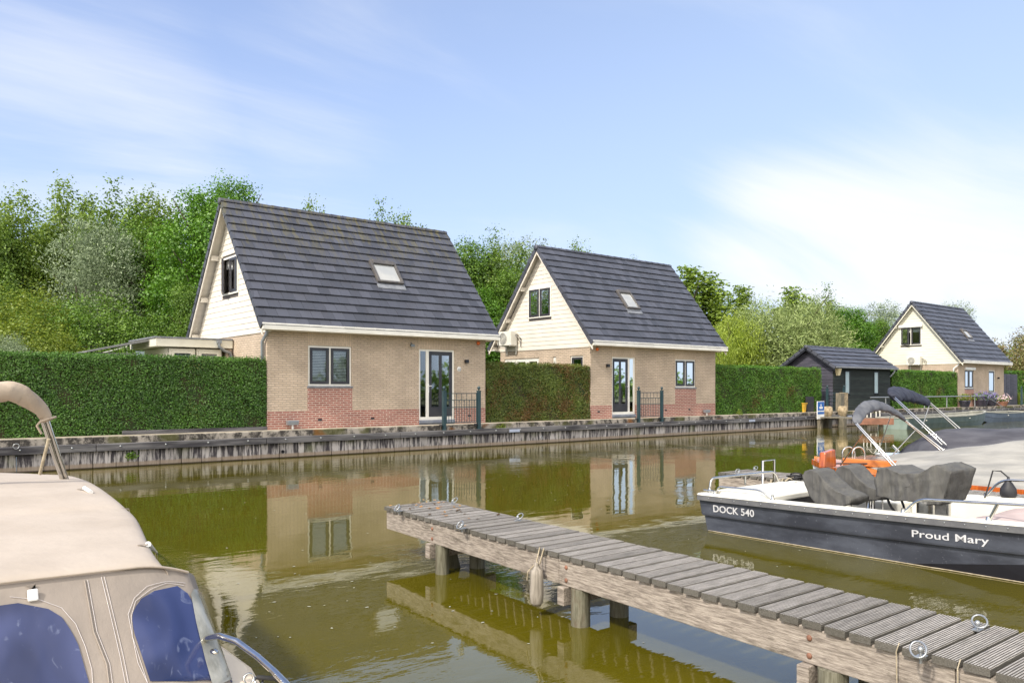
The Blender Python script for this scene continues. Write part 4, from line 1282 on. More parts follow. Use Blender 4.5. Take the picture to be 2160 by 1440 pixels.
# flower pots at the farthest house
def pot(u, v, r_, h_, label, potm, leafm, flm, seed, w2=1.):
    p = AY(u, v, .65); rr = empty('flower_pot', (p.x, p.y, Z0), label, 'flower pot')
    mb = MB(); mb.lathe([(r_ * .7, .002), (r_ * .95, h_ * .8), (r_, h_), (r_ * .85, h_), (r_ * .8, h_ * .85)], (p.x, p.y, Z0), 14); mb.build('pot', potm, rr)
    c = V(p.x, p.y, Z0)
    def lk(me, nm):
        me.transform(Matrix.Translation((0, 0, 0))); return link(nm, me, rr, c)
    lk(crown('leaves', [(0, 0, h_ + .15, r_ * 1.2 * w2, r_ * 1.1, .22)], 500, leafm, .10, .05, seed, .08, 8), 'leaves')
    if flm: lk(crown('flowers', [(0, 0, h_ + .22, r_ * 1.25 * w2, r_ * 1.1, .22)], 420, flm, .07, .07, seed + 1, .08, 6), 'flowers')
pot(2035, 857, .34, .42, 'dark pot of green plants left of the purple flowers', 'blue_pot', 'leaf_yellow', None, 31)
pot(2070, 856, .42, .48, 'dark planter full of purple flowers, the left of the pair', 'blue_pot', 'leaf_shrub', 'flower_p', 33, 1.2)
pot(2088, 856, .40, .48, 'dark planter of purple flowers close beside the far house door', 'blue_pot', 'leaf_shrub', 'flower_p', 35, 1.1)
pot(2114, 854, .38, .30, 'low bowl of pink and white flowers right of the far door', 'rust_wood', 'leaf_shrub', 'flower_w', 37, 1.1)

# ------------------------------------------------------------ skiffs by the quay
def skiff(x0, x1, yc, wd, label, mat, bow_left, z=.48, transom=None):
    r = empty('skiff', ((x0 + x1) / 2, yc, 0), label, 'skiff')
    n = 17; L = x1 - x0
    def sec(f):           # f = 0 at the transom, 1 at the bow
        w_ = wd / 2 * (1.0 if f < .55 else max(.03, math.cos((f - .55) / .45 * math.pi / 2) ** .7)) * (.86 + .14 * min(f / .3, 1))
        zg = z + .20 * max(0, f - .55) ** 1.5 * 2.2
        zb = -.12 + .55 * max(0, (f - .72) / .28) ** 2
        x = x0 + L * f if not bow_left else x1 - L * f
        return x, w_, zg, zb
    for nm, m_, ins, smooth in (('hull', mat, 0., False), ('inside', 'skiff_in', .05, False)):
        mb = MB(); rows = []
        for i in range(n):
            x, w_, zg, zb = sec(i / (n - 1)); w2 = max(w_ - ins, .01); zb += ins
            rows.append([(x, yc - w2, zg + .0), (x, yc - w2 * .95, zg * .55 + zb * .45), (x, yc - w2 * .96 + .02, zg * .53 + zb * .47), (x, yc - w2 * .82, zb), (x, yc, zb - .02), (x, yc + w2 * .82, zb), (x, yc + w2 * .95, zg * .55 + zb * .45), (x, yc + w2, zg)])
        mb.grid(rows, smooth)
        if ins == 0: mb.add(rows[0], [tuple(range(8))])
        mb.build(nm, m_, r)
    mb = MB(); 
    for sg in (-1, 1):
        pts = []
        for i in range(n):
            x, w_, zg, zb = sec(i / (n - 1)); pts.append((x, yc + sg * (w_ - .03), zg + .012))
        for a, b in zip(pts, pts[1:]): mb.beam(a, b, .10, .045)
    a, b = sec(0)[0], sec(0)[1]; mb.beam((a, yc - b, sec(0)[2] + .012), (a, yc + b, sec(0)[2] + .012), .10, .045)
    mb.build('gunwale', 'skiff_in', r)
    if transom:
        x, w_, zg, zb = sec(0); s_ = -1 if not bow_left else 1
        mb = MB(); mb.hexa([(x + s_ * .02, yc - w_ * .80, zb), (x + s_ * .02, yc + w_ * .80, zb), (x + s_ * .004, yc + w_ * .8, zb), (x + s_ * .004, yc - w_ * .8, zb), (x + s_ * .02, yc - w_ * .95, zg - .03), (x + s_ * .02, yc + w_ * .95, zg - .03), (x + s_ * .004, yc + w_ * .95, zg - .03), (x + s_ * .004, yc - w_ * .95, zg - .03)]); mb.build('transom', transom, r)
    mb = MB()
    for f in (.25, .5, .72):
        x, w_, zg, zb = sec(f); mb.box(x - .14, yc - w_ + .06, zg - .12, x + .14, yc + w_ - .06, zg - .085)
    mb.build('thwarts', 'skiff_in', r)
    mb = MB()
    for f in (.15, .6): x, w_, zg, zb = sec(f); mb.box(x - .06, yc - w_ - .012, zg - .14, x + .06, yc - w_ * .985 - .0, zg - .10)
    mb.build('fittings', 'gel_white', r)
skiff(28.3, 38.6, -2.75, 1.75, 'large green-grey open skiff moored at the quay before the far hedge', 'skiff_green', False, .50, 'skiff_transom')
skiff(38.5, 45.6, -2.1, 1.7, 'blue-grey open skiff with its bow against the green skiff', 'skiff_blue', True, .48)

# ------------------------------------------------------------ jetties
def jetty(nx0, ny0, nx1, ny1, wd, y_end, label, pairs, zt=.48, rings=(), near_h=.20, gap=.022, pitch=.146, bolts=True):
    """near edge runs from (nx0, ny0) to (nx1, ny1); planks lie along x and reach wd to the right"""
    r = empty('jetty', (nx0, ny0, 0), label, 'jetty')
    sl = (nx1 - nx0) / (ny1 - ny0)
    X = lambda y: nx0 + sl * (y - ny0)
    rg = random.Random(int(abs(nx0) * 100))
    mb = MB(); y = ny0
    ng = 8
    while y > y_end:
        pw = pitch - gap; ov = rg.uniform(-.008, .006); tz = rg.uniform(-.003, .003); sk = rg.uniform(-.004, .004)
        xa, xb = X(y) + ov, X(y) + wd + rg.uniform(-.006, .006)
        if y > ny0 - .7 or True:
            # ridged top: a comb profile along y
            prof = [(0, -.040)]
            for k in range(ng):
                a = pw * k / ng; b = pw * (k + 1) / ng
                prof += [(-a - .0015, 0.0), (-(a * .35 + b * .65), 0.0), (-(a * .3 + b * .7), -.0055), (-b + .0005, -.0055)]
            prof += [(-pw, -.040)]
            mb.prism([(xa, y + py_, zt + tz + pz_) for py_, pz_ in prof], (xb - xa, sk, 0))
        y -= pitch
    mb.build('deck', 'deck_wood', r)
    for nm, off in (('near_beam', .025), ('far_beam', wd - .105)):
        mb = MB(); y = ny0 + .01; 
        while y > y_end:
            ye_ = max(y - 3.05, y_end)
            mb.hexa([(X(ye_) + off, ye_ + .004, zt - .045 - near_h), (X(ye_) + off + .075, ye_ + .004, zt - .045 - near_h), (X(y) + off + .075, y, zt - .045 - near_h), (X(y) + off, y, zt - .045 - near_h),
                     (X(ye_) + off, ye_ + .004, zt - .043), (X(ye_) + off + .075, ye_ + .004, zt - .043), (X(y) + off + .075, y, zt - .043), (X(y) + off, y, zt - .043)])
            y = ye_
        mb.build('beam', 'beam_wood', r, bevel=.006)
    mb = MB(); mb.box(X(ny0) + .11, ny0 - .07, zt - .045 - near_h, X(ny0) + wd - .11, ny0 - .005, zt - .045); mb.build('end_beam', 'beam_wood', r)
    for (y, d0, d1) in pairs:
        mb = MB(); mb.box(X(y) - .02, y + .075, zt - .39, X(y) + wd + .05, y + .15, zt - .045 - near_h - .002); mb.build('cross_beam', 'beam_wood', r, bevel=.006)
        for dx in (d0, d1):
            mb = MB(); rr = .074 + rg.uniform(-.006, .008)
            pts = [(X(y) + dx, y - .02, z_) for z_ in (-1.0, -.3, 0, .15, zt - .046 - near_h)]
            mb.tube(pts, [rr * 1.05, rr * 1.04, rr, rr * .98, rr], 14); mb.build('pile', 'pile_wood', r)
    if bolts:
        mb = MB()
        for (y, d0, d1) in pairs:
            for dy, z_ in ((.1, zt - .10), (.1, zt - .2)): mb.ball((X(y + dy) + .022, y + dy, z_), .018, 8, 5, (.5, 1, 1))
        mb.build('bolts', 'rust_wood', r)
    for (x_, y_, tilt) in rings:
        z_ = zt + .012
        mb = MB(); mb.tube([(x_, y_, zt - .03), (x_, y_, z_ + .02)], .008, 6); mb.ball((x_, y_, z_ + .025), .016, 8, 6)
        t_ = V(math.cos(tilt), math.sin(tilt), 0); up = V(-t_.y * .75, t_.x * .75, .62 if x_ > X(y_) + wd / 2 else -.15).normalized()
        sd_ = -1 if x_ < X(y_) + wd / 2 else 1
        c = V(x_, y_, z_ + .03) + V(sd_ * .026, 0, .0)
        mb.ring(c, .042, .0055, (V(1 * sd_, 0, -.95 if sd_ < 0 else .7).normalized(), V(.25, 1, .15).normalized())); mb.build('mooring_ring', 'galv', r)
        mb = MB(); mb.box(x_ - .035, y_ - .02, zt + .001, x_ + .035, y_ + .02, zt + .006); mb.build('ring_plate', 'galv', r)
    return r, X
ja, jb = AZ(812, 1068, .53), AZ(2160, 1432, .53)
jet1, JX = jetty(ja.x, ja.y, jb.x, jb.y, .77, -21.6, 'long weathered wooden jetty in the foreground running diagonally to the right edge',
    [(-13.62, .07, .50), (-15.74, .07, .50), (-17.9, .07, .50), (-20.0, .07, .50)], zt=.53, gap=.028,
    rings=[(*AZ(842, 1078, .53).xy, .3), (*AZ(955, 1063, .53).xy, .2), (*AZ(975, 1115, .53).xy, .2), (*AZ(1092, 1098, .53).xy, .1), (*AZ(2062, 1328, .53).xy, .2), (*AZ(1942, 1385, .53).xy, .2)])
mb = MB(); mb.tube([AZ(952, 1200, -.6) + V(.02, .0, 0), AZ(955, 1197, 0), (JX(-13.5) + .22, -13.45, .34)], [.085, .08, .078], 12); mb.build('raking_pile', 'pile_wood', jet1)
jet2, JX2 = jetty(2.50, -12.30, 2.50, -18.0, .80, -24.0, 'short stretch of grey wooden jetty behind the dark boat',
    [(-13.2, .06, .5), (-15.4, .06, .5), (-17.6, .06, .5)], rings=[(2.62, -12.6, .2), (3.2, -12.5, .2)], bolts=False)
# fallen leaves on the end of the jetty
rg = np.random.default_rng(5); n_ = 46
cy = -12.3 - np.abs(rg.normal(size=n_)) * .9; cx = np.array([JX(y) for y in cy]) + rg.uniform(.05, .72, n_)
cc = np.stack([cx, cy, np.full(n_, .540)], 1)
v, q = leaf_quads(cc, np.tile([0, 0, 1.], (n_, 1)) + rg.normal(size=(n_, 3)) * .25, .05, .035, rg)
link('fallen_leaves', fast_mesh('fallen_leaves', v, q, 'dead_leaf'), None, V(0, 0, 0), label='brown dead leaves scattered on the far end of the long jetty', category='leaves', kind='stuff')
n_ = 240
pts = [AZ(rg.uniform(450, 1700), 960 + 400 * rg.random() ** 2.2, .004) for _ in range(n_)]
v, q = leaf_quads(np.array([tuple(p) for p in pts]), np.tile([0, 0, 1.], (n_, 1)), .035, .02, rg)
link('floating_leaves', fast_mesh('floating_leaves', v, q, 'skiff_in'), None, V(0, 0, 0), label='tiny pale leaves and specks floating on the canal', category='leaves', kind='stuff')

# fender hanging on the near beam
fy = -15.36; fx = JX(fy) - .06
a = V(fx, fy, 0)
r = empty('fender', (fx, fy, .4), 'worn dirty white fender hanging by a cord from the foreground jetty', 'fender')
top_ = CAM + (V(fx, fy, .33) - CAM)
mb = MB(); prof = [(.0, -.0), (.035, .003), (.052, .03), (.056, .1), (.054, .27), (.05, .31), (.028, .335), (.02, .35), (.018, .375), (.0, .378)]
zb_ = .085
mb.lathe([(r_ * (1 + .0 * k), h_ * .92) for k, (r_, h_) in enumerate(prof)], (fx, fy, zb_), 18)
M('fender_skin', (.36, .32, .27), (.16, .14, .115), 5., .7, .5, st=(6, 6, .5))
mb.build('body', 'fender_skin', r)
mb = MB(); mb.tube([(fx, fy, zb_ + .35), (fx + .01, fy + .01, .44), (fx + .06, fy + .03, .54)], .006, 6); mb.tube([(fx, fy, zb_ + .35), (fx + .005, fy - .03, .42), (fx + .06, fy - .02, .54)], .006, 6)
mb.tube([(fx - .01, fy + .01, zb_ + .33), (fx - .05, fy + .05, zb_ + .27), (fx - .04, fy + .07, zb_ + .2)], .006, 6); mb.build('cord', 'rope', r)
for yy in (-18.32, -18.62):
    xx = JX(yy) + .0
    mb = MB(); mb.tube([(xx + .02, yy, .537), (xx - .012, yy, .50), (xx + .008, yy + .005, .3), (xx + .005, yy, .14 if yy > -18.5 else .235)], .0032, 6); mb.build('cord', 'rope', jet1)

# ------------------------------------------------------------ dark boat with white deck
NX, FX = .15, 2.38; XM = (NX + FX) / 2
r = empty('motor_boat', (XM, -16.5, 0), 'dark grey motor boat with white deck, lettered Proud Mary and DOCK 540', 'motor boat')
SY = [-13.72, -13.95, -14.4, -15.2, -16.0, -16.6, -17.2, -17.8, -18.4, -19.0, -19.5]
def zg(y): t = (-13.7 - y) / 5.8; return .475 + .06 * t + .10 * t * t
def zc(y): t = (-13.7 - y) / 5.8; return .205 + .03 * t + .12 * t * t          # upper chine
def zl(y): t = max(0, (-15.9 - y)); return -.06 + .155 * t if t > 0 else -.06     # lower chine, lifts to the bow
def taper(y): t = max(0, (-17.6 - y) / 1.9); return 1 - .55 * t * t
def sect(y, ins=0.):
    hw = (FX - NX) / 2 * taper(y)
    L_ = lambda d: XM - hw + d
    rk = .0
    return hw, L_
rows = []; rowsb = []
for y in SY:
    hw, L_ = sect(y)
    rake = .10 if y == SY[0] else 0
    a = [(L_(.03), y, zg(y) - .05), (L_(.045), y - rake * .3, zc(y) + .02), (L_(.05), y - rake * .4, zc(y)), (L_(.088), y - rake * .45, zc(y) - .012), (L_(.095), y - rake, max(zl(y), -.3))]
    rows.append(a + [(2 * XM - p_[0], p_[1], p_[2]) for p_ in a[::-1]])
    b = [(L_(.096), y - rake, max(zl(y), -.3) + .001), (L_(.15), y - rake * 1.1, -.12), (L_(.45), y - rake * 1.2, -.3)]
    rowsb.append(b + [(2 * XM - p_[0], p_[1], p_[2]) for p_ in b[::-1]])
mb = MB()
nrow = len(rows[0]); mb.v = []; 
half = nrow // 2
for part in (slice(0, half), slice(half, nrow)):
    mb.grid([rw[part] for rw in rows], False)
mb.add(rows[0], [tuple(range(nrow))]); mb.build('hull', 'hull_grey', r)
mb = MB()
mb.grid(rowsb, False); mb.add(rowsb[0], [tuple(range(6))]); mb.build('hull_bottom', 'hull_black', r)
mb = MB()
for sg in (1, -1):
    for y, y2 in zip(SY, SY[1:]):
        p = []
        for yy in (y, y2):
            hw, L_ = sect(yy)
            f = (lambda x: x) if sg == 1 else (lambda x: 2 * XM - x)
            p.append([(f(L_(-.012)), yy, zg(yy) - .075), (f(L_(.06)), yy, zg(yy) - .075), (f(L_(.06)), yy, zg(yy) - .012), (f(L_(-.004)), yy, zg(yy) - .012)])
        mb.hexa([p[0][0], p[0][1], p[1][1], p[1][0], p[0][3], p[0][2], p[1][2], p[1][3]])
mb.box(NX + .01, SY[0] - .03, zg(SY[0]) - .075, FX - .01, SY[0] + .02, zg(SY[0]) - .012)
mb.build('rub_strake', 'strake_grey', r)
mb = MB()
y = -13.9
while y > -19.2:
    hw, L_ = sect(y)
    for dz_ in ((-.04,)): mb.ball((L_(-.012), y, zg(y) + dz_), .0075, 6, 4, (.5, 1, 1))
    y -= .19
mb.build('rivets', 'galv', r)
mb = MB(); pts = []
for y in np.linspace(SY[0] - .10, -19.2, 40):
    hw, L_ = sect(y); pts.append((L_(.092 if y > -16.7 else .105), y, .008))
mb.tube([(XM, SY[0] - .09, .008)] + pts, .006, 6); mb.build('waterline_scum', 'rope', r)
# white gunwale cap with inner faces
mb = MB()
for sg in (1, -1):
    rws = []
    for y in SY:
        hw, L_ = sect(y); f = (lambda x: x) if sg == 1 else (lambda x: 2 * XM - x); z_ = zg(y)
        rws.append([(f(L_(-.006)), y, z_ - .011), (f(L_(-.002)), y, z_ + .006), (f(L_(.02)), y, z_ + .012), (f(L_(.14)), y, z_ + .012), (f(L_(.155)), y, z_ + .0), (f(L_(.165)), y, z_ - .08), (f(L_(.20)), y, .12)])
    mb.grid(rws, False)
rws = []
for x_ in np.linspace(NX, FX, 8):
    z_ = zg(SY[0]); rws.append([(x_, SY[0] + .02, z_ - .011), (x_, SY[0] + .01, z_ + .008), (x_, SY[0] - .14, z_ + .0125)])
mb.grid(rws, False); mb.build('gunwale', 'gel_white', r)
mb = MB(); mb.box(NX + .19, -18.9, .08, FX - .19, SY[0] - .1, .12); mb.build('cockpit_floor', 'floor_dark', r)
mb = MB(); mb.box(NX + .13, -14.74, .465, FX - .60, -13.90, .535); mb.build('stern_deck', 'gel_white', r, bevel=.015)
mb = MB(); mb.box(NX + .19, -14.68, .12, FX - .62, -14.1, .464); mb.build('engine_box', 'floor_dark', r)
mb = MB()
for k in range(5): mb.box(.62, -14.70, .26 + k * .022, .74, -14.682, .272 + k * .022)
mb.build('vent', 'ac_dark', r)
mb = MB(); mb.box(FX - .58, -15.5, .12, FX - .2, -13.9, .40); mb.build('side_locker', 'gel_white', r, bevel=.02)
mb = MB(); mb.box(NX + .2, -19.1, .12, FX - .2, -18.0, .40); mb.build('bow_bench', 'gel_white', r, bevel=.02)
mb = MB()
rng = np.random.default_rng(2); rws = []
for i in range(9):
    y_ = -16.95 - i * .16; rws.append([(NX + .12 + .16 * j, y_ + .02 * math.sin(j), zg(y_) - .02 + .13 * math.sin(math.pi * min(1, (i + .3) / 4)) * (.6 + .4 * math.sin(j * 1.7 + i * .8)) * (1 if 0 < j < 7 else .2)) for j in range(8)])
mb.grid(rws); mb.build('cushion_cover', 'pink_cover', r, subsurf=1)
# cleats
mb = MB(); c = V(NX + .1, -13.86, zg(-13.86) + .012)
mb.tube([c + V(0, .05, .0), c + V(0, .05, .03)], .01, 6); mb.tube([c + V(0, -.05, 0), c + V(0, -.05, .03)], .01, 6); mb.tube([c + V(0, .12, .03), c + V(0, -.12, .03)], .011, 6); mb.build('cleat', 'steel', r)
# rails
def rail(pts, rr=.014, name='rail', par=None, mat='steel'):
    mb = MB(); mb.tube(smooth_path(pts), rr, 8)
    for p in (pts[0], pts[-1]): mb.lathe([(.026, 0), (.024, .015), (.017, .03), (.016, .06)], (p[0], p[1], p[2] - .004), 10)
    return mb.build(name, mat, par)
def smooth_path(pts, n=6):
    """rounds the corners of a bent tube"""
    pts = [Vector(p) for p in pts]; out = [pts[0]]
    for a, b, c in zip(pts, pts[1:], pts[2:]):
        r_ = min(.12, (a - b).length * .45, (c - b).length * .45)
        p0 = b + (a - b).normalized() * r_; p1 = b + (c - b).normalized() * r_
        for i in range(n + 1):
            t = i / n; out.append(p0 * (1 - t) ** 2 + b * 2 * t * (1 - t) + p1 * t * t)
    out.append(pts[-1]); return out
xn = NX + .08
rail([(xn, -13.93, zg(-13.9)), (xn, -13.98, .585), (xn, -14.60, .60), (xn, -14.76, .50)], .011, par=r)
rail([(xn, -16.30, zg(-16.3)), (xn, -16.45, .69), (xn, -18.8, .80), (xn, -18.95, .62)], .014, par=r)
mb = MB(); mb.tube([(xn, -17.12, zg(-17.1)), (xn, -17.2, .725)], .017, 8); mb.lathe([(.03, 0), (.02, .04)], (xn, -17.12, zg(-17.1) + .005), 10); mb.build('stanchion', 'steel', r)
xf = FX - .08
rail([(xf, -16.32, zg(-16.3)), (xf, -16.48, .745), (xf, -18.8, .82), (xf, -18.95, .62)], .014, par=r)
ys = SY[0] - .04
a0, a1, a2 = AY(1497, 1035, ys), AY(1500, 1008, ys), AY(1634, 994, ys)
rail([a0, a1, a2, (a2.x + .12, ys, zg(ys))], .016, par=r)
c = AY(1572, 1022, ys); mb = MB(); mb.tube([c, (c.x, ys, a1.z + (a2.z - a1.z) * .55)], .014, 8); mb.build('stanchion', 'steel', r)
# boarding ladder
rl = empty('boarding_ladder', (1.9, -13.6, .5), parent=r)
l0, l1 = AY(1609, 972, -13.62), AY(1633, 969, -13.62)
mb = MB(); mb.tube([(l0.x, -13.62, .2), l0, l1, (l1.x, -13.62, .2)], .017, 8)
mb.tube([(l0.x, -13.62, .45), (l1.x, -13.62, .45)], .014, 6); mb.build('frame', 'steel', rl)
# coiled mooring line on the far locker
mb = MB(); c = AZ(1678, 1012, .47)
for k in range(7):
    mb.ring(c + V(rnd.uniform(-.04, .04), rnd.uniform(-.04, .04), .0 + .012 * k), .09 + rnd.uniform(-.02, .02), .011, (V(1, 0, rnd.uniform(-.5, .5)).normalized(), V(0, 1, rnd.uniform(-.6, .6)).normalized()))
mb.build('coiled_line', 'black_rope', origin=c, label='coil of black mooring line on the white side locker of the dark boat', category='rope')
mb = MB(); c = AY(1650, 1010, -13.62)
pts = [c + V(.3 * t + .02 * math.sin(9 * t), .0 + .03 * math.sin(7 * t), -.02 + .025 * math.sin(14 * t)) for t in np.linspace(-1, 1.4, 26)]
mb.tube(pts, .014, 6); mb.build('mooring_rope', 'rope', label='frayed tan rope bundled along the stern of the dark boat', category='rope')

# lettering on the side
def hull_T(y0_, z0_, slope=0.):
    def T(p):
        y = y0_ - p.x; z = z0_ + p.y + slope * p.x
        f = (zg(y) - .05 - z) / (zg(y) - .05 - zc(y) - .02)
        return Vector((NX + .03 + .015 * f - .0035 - p.z, y, z))
    return T
t0, t1 = AX(1501, 1078, NX), AX(1587, 1090, NX)
text_mesh('lettering', 'DOCK 540', .088, 'letters', hull_T(t0.y, .268, .01), r, width=abs(t0.y - t1.y), fat=.012)
t0, t1 = AX(1920, 1133, NX), AX(2083, 1146, NX)
text_mesh('lettering', 'Proud Mary', .075, 'letters', hull_T(t0.y, .303, .035), r, width=abs(t0.y - t1.y), fat=.008)

# covered seats and console
def cover(name, prof, xa, xb, mat, parent, seed, wr=.012, n=14, rnd_=.07, taper_=.0):
    """fabric pulled over something: side profile (y, z) carried across from xa to xb, with creased side faces"""
    dens = []; m_ = len(prof)
    for i in range(m_):
        a, b = Vector(prof[i]), Vector(prof[(i + 1) % m_])
        k = max(1, int((b - a).length / .028))
        for j in range(k): dens.append(a.lerp(b, j / k))
    nn = len(dens)
    cy_ = sum(p.x for p in dens) / nn; cz_ = sum(p.y for p in dens) / nn
    from mathutils import noise as mn
    def P_(x_, y_, z_, amt=1., cap=0):
        q = Vector((x_ * 4 + seed, y_ * 7, z_ * 3.0 - y_ * 2))
        f = mn.ridged_multi_fractal(q, .9, 2.1, 3, 1.0, 2.0) - 1.7
        g = mn.noise(Vector((x_ * 14, y_ * 22 + seed, z_ * 8)))
        fold = math.sin(y_ * 34 + 3 * math.sin(z_ * 5 + x_ * 4) + seed) * .4 + math.sin(y_ * 19 + x_ * 11 + z_ * 6) * .6
        d_ = (f * wr * .6 + g * wr * .45 + fold * wr * .5 * max(0, min(1, (cz_ + .12 - z_) / .25))) * amt
        c = Vector(((xa + xb) / 2, cy_, cz_)); v_ = (Vector((x_, y_, z_)) - c).normalized()
        if cap: return Vector((x_ + cap * d_ * 1.3, y_, z_))
        return Vector((x_, y_, z_)) + v_ * d_
    rws = []
    for s_ in np.linspace(.04, .96, 13): rws.append([P_(xa - .01, cy_ + (p.x - cy_) * s_, cz_ + (p.y - cz_) * s_, 1, -1) for p in dens])
    for i in range(n + 1):
        t = i / n; e = abs(2 * t - 1); sc = 1 - .05 * e ** 8
        rws.append([P_(xa + rnd_ * .3 + (xb - xa - rnd_ * .6) * t, cy_ + (p.x - cy_) * sc, cz_ + (p.y - cz_) * sc) for p in dens])
    for s_ in np.linspace(.96, .04, 13): rws.append([P_(xb + .01, cy_ + (p.x - cy_) * s_, cz_ + (p.y - cz_) * s_, 1, 1) for p in dens])
    mb = MB(); mb.grid(rws, True, True)
    mb.add(rws[0], [tuple(range(nn))]); mb.add(rws[-1], [tuple(range(nn))[::-1]])
    return mb.build(name, mat, parent)
def seat(xa, xb, ya, label):
    rr = empty('covered_seat', ((xa + xb) / 2, ya, .12), parent=r)
    prof = [(ya + .17, .78), (ya + .14, .85), (ya + .06, .88), (ya - .02, .85), (ya - .14, .73), (ya - .28, .635), (ya - .42, .60), (ya - .47, .565), (ya - .46, .51), (ya - .38, .47), (ya - .14, .455), (ya + .0, .47), (ya + .07, .55), (ya + .13, .68)]
    cover('cover', prof, xa, xb, 'grey_cover', rr, int(xa * 17), .020)
    mb = MB(); xm = (xa + xb) / 2; mb.lathe([(.12, .122), (.12, .14), (.05, .15), (.05, .48)], (xm, ya - .2, 0), 14); mb.build('pedestal', 'steel', rr)
    mb = MB(); mb.tube([(xm - .1, ya - .3, .48), (xm - .1, ya - .3, .30), (xm + .1, ya - .3, .30), (xm + .1, ya - .3, .48)], .01, 6); mb.build('foot_rest', 'steel', rr)
seat(.54, .94, -15.12, 'seat under a grey cover, the nearer of the two on the dark boat')
seat(1.28, 1.68, -15.12, 'seat under a grey cover, the farther one, half behind its twin')
rr = empty('covered_console', (1.1, -16.2, .12), parent=r)
cover('cover', [(-15.73, .78), (-15.77, .93), (-15.87, .945), (-16.03, .89), (-16.25, .91), (-16.40, 1.01), (-16.45, 1.02), (-16.60, .955), (-16.55, .74), (-16.48, .58), (-16.31, .555), (-16.11, .585), (-15.97, .565), (-15.76, .60)], .72, 1.34, 'grey_cover', rr, 5, .030, 18)
mb = MB()
for xx in (.80, 1.2): mb.lathe([(.09, .122), (.09, .6)], (xx, -16.28, 0), 16)
mb.build('column', 'steel', rr); mb = MB(); mb.box(.85, -16.35, .122, 1.15, -16.2, .6); mb.build('column_box', 'ac_dark', rr)
mb = MB(); mb.ring((1.0, -15.86, .52), .15, .014, (V(1, 0, 0), V(0, .45, .9).normalized())); mb.build('steering_wheel', 'black_rubber', rr)
# fender bag on the far rail
c = AX(2127, 1030, xf + .02)
rr = empty('fender', c, 'round black fender hanging on the far rail of the dark boat', 'fender')
mb = MB(); mb.lathe([(.0, -.14), (.06, -.13), (.09, -.07), (.085, .0), (.05, .06), (.02, .10), (.012, .14), (.0, .145)], c, 14); mb.build('body', 'black_rubber', rr)
mb = MB(); mb.tube([c + V(0, 0, .13), c + V(0, .08, .20), c + V(-.02, .16, .20), c + V(-.05, .2, .0), c + V(-.1, .22, -.12)], .009, 6); mb.build('cord', 'black_rope', rr)

# ------------------------------------------------------------ wooden boat with grey tarp
r = empty('wooden_boat', (4.5, -15.5, 0), 'varnished wooden boat with orange foredeck behind the dark boat', 'wooden boat')
WOOD = r
WX0, WX1, WM = 3.48, 5.46, 4.47
def wsec(y):
    t = max(0, (y + 14.9) / 2.1); hw = (WX1 - WX0) / 2 * max(.02, 1 - min(t, 1) ** 2.3); z_ = .52 + .10 * min(max(t, 0), 1) ** 1.5
    return hw, z_
WY = [-12.8, -12.84, -12.92, -13.1, -13.4, -13.8, -14.3, -14.9, -16, -18, -20]
mb = MB(); rws = []
for y in WY:
    hw, z_ = wsec(y); rws.append([(WM - hw, y, z_ - .09), (WM - hw * .95, y - .05, .25), (WM - hw * .75, y - .2, -.1), (WM + hw * .75, y - .2, -.1), (WM + hw * .95, y - .05, .25), (WM + hw, y, z_ - .09)])
mb.grid(rws, False); mb.build('hull', 'hull_white', r)
mb = MB()
for sg in (-1, 1):
    for y, y2 in zip(WY, WY[1:]):
        (h0, z_0), (h1_, z_1) = wsec(y), wsec(y2)
        mb.beam((WM + sg * (h0 - .01), y, z_0 - .045), (WM + sg * (h1_ - .01), y2, z_1 - .045), .05, .09)
mb.build('rub_rail', 'mahogany_dark', r)
mb = MB(); rws = []
for y in WY[:8]:
    hw, z_ = wsec(y); hw = max(hw - .03, .005); rws.append([(WM + hw * s_, y - (.02 if y > -12.9 else 0), z_ + .004 + .05 * (1 - s_ * s_)) for s_ in (-1, -.66, -.33, 0, .33, .66, 1)])
mb.grid(rws, True); mb.build('foredeck', 'mahogany', r)
for sg, nm in ((-1, 'a'), (1, 'b')):
    mb = MB(); rws = []
    for y in WY[7:]:
        hw, z_ = wsec(y); rws.append([(WM + sg * (hw - .03), y, z_ + .004), (WM + sg * (hw - .22), y, z_ + .012)])
    mb.grid(rws, False); mb.build('side_deck', 'mahogany', r)
mb = MB(); mb.box(4.05, -14.35, .60, 4.95, -13.55, .715); mb.build('hatch', 'mahogany', r, bevel=.015)
c = AZ(1745, 985, .63)
mb = MB(); mb.hexa([(c.x - .17, c.y - .05, .63), (c.x + .19, c.y - .05, .63), (c.x + .19, c.y + .05, .63), (c.x - .17, c.y + .05, .63), (c.x - .14, c.y - .05, .86), (c.x + .16, c.y - .05, .90), (c.x + .16, c.y + .05, .90), (c.x - .14, c.y + .05, .86)]); mb.build('bow_board', 'mahogany_dark', r, bevel=.02)
for u in (1790, 1811):
    c = AD(u, 967, 13.1); mb = MB(); mb.tube([c + V(0, 0, .19) + RGT * (.10 * math.cos(a_)) + V(0, 0, .11 * math.sin(a_) - .11) if True else c for a_ in [math.pi * k / 12 for k in range(13)]], .014, 8)
    mb.tube([c + RGT * -.10 + V(0, 0, .08), c + RGT * -.10 + V(0, 0, -.1)], .014, 8); mb.tube([c + RGT * .10 + V(0, 0, .08), c + RGT * .10 + V(0, 0, -.1)], .014, 8); mb.build('deck_hoop', 'steel', r)
mb = MB(); pts = []
for y in np.linspace(-13.3, -15.2, 60):
    hw, z_ = wsec(y); k = len(pts); pts.append((WM - hw - .03, y, z_ - .12 + .006 * math.sin(k * 1.6)))
mb.tube(pts, [.022 + .005 * math.sin(k * 2.1) for k in range(60)], 8); mb.build('rope_fender', 'rope', r)
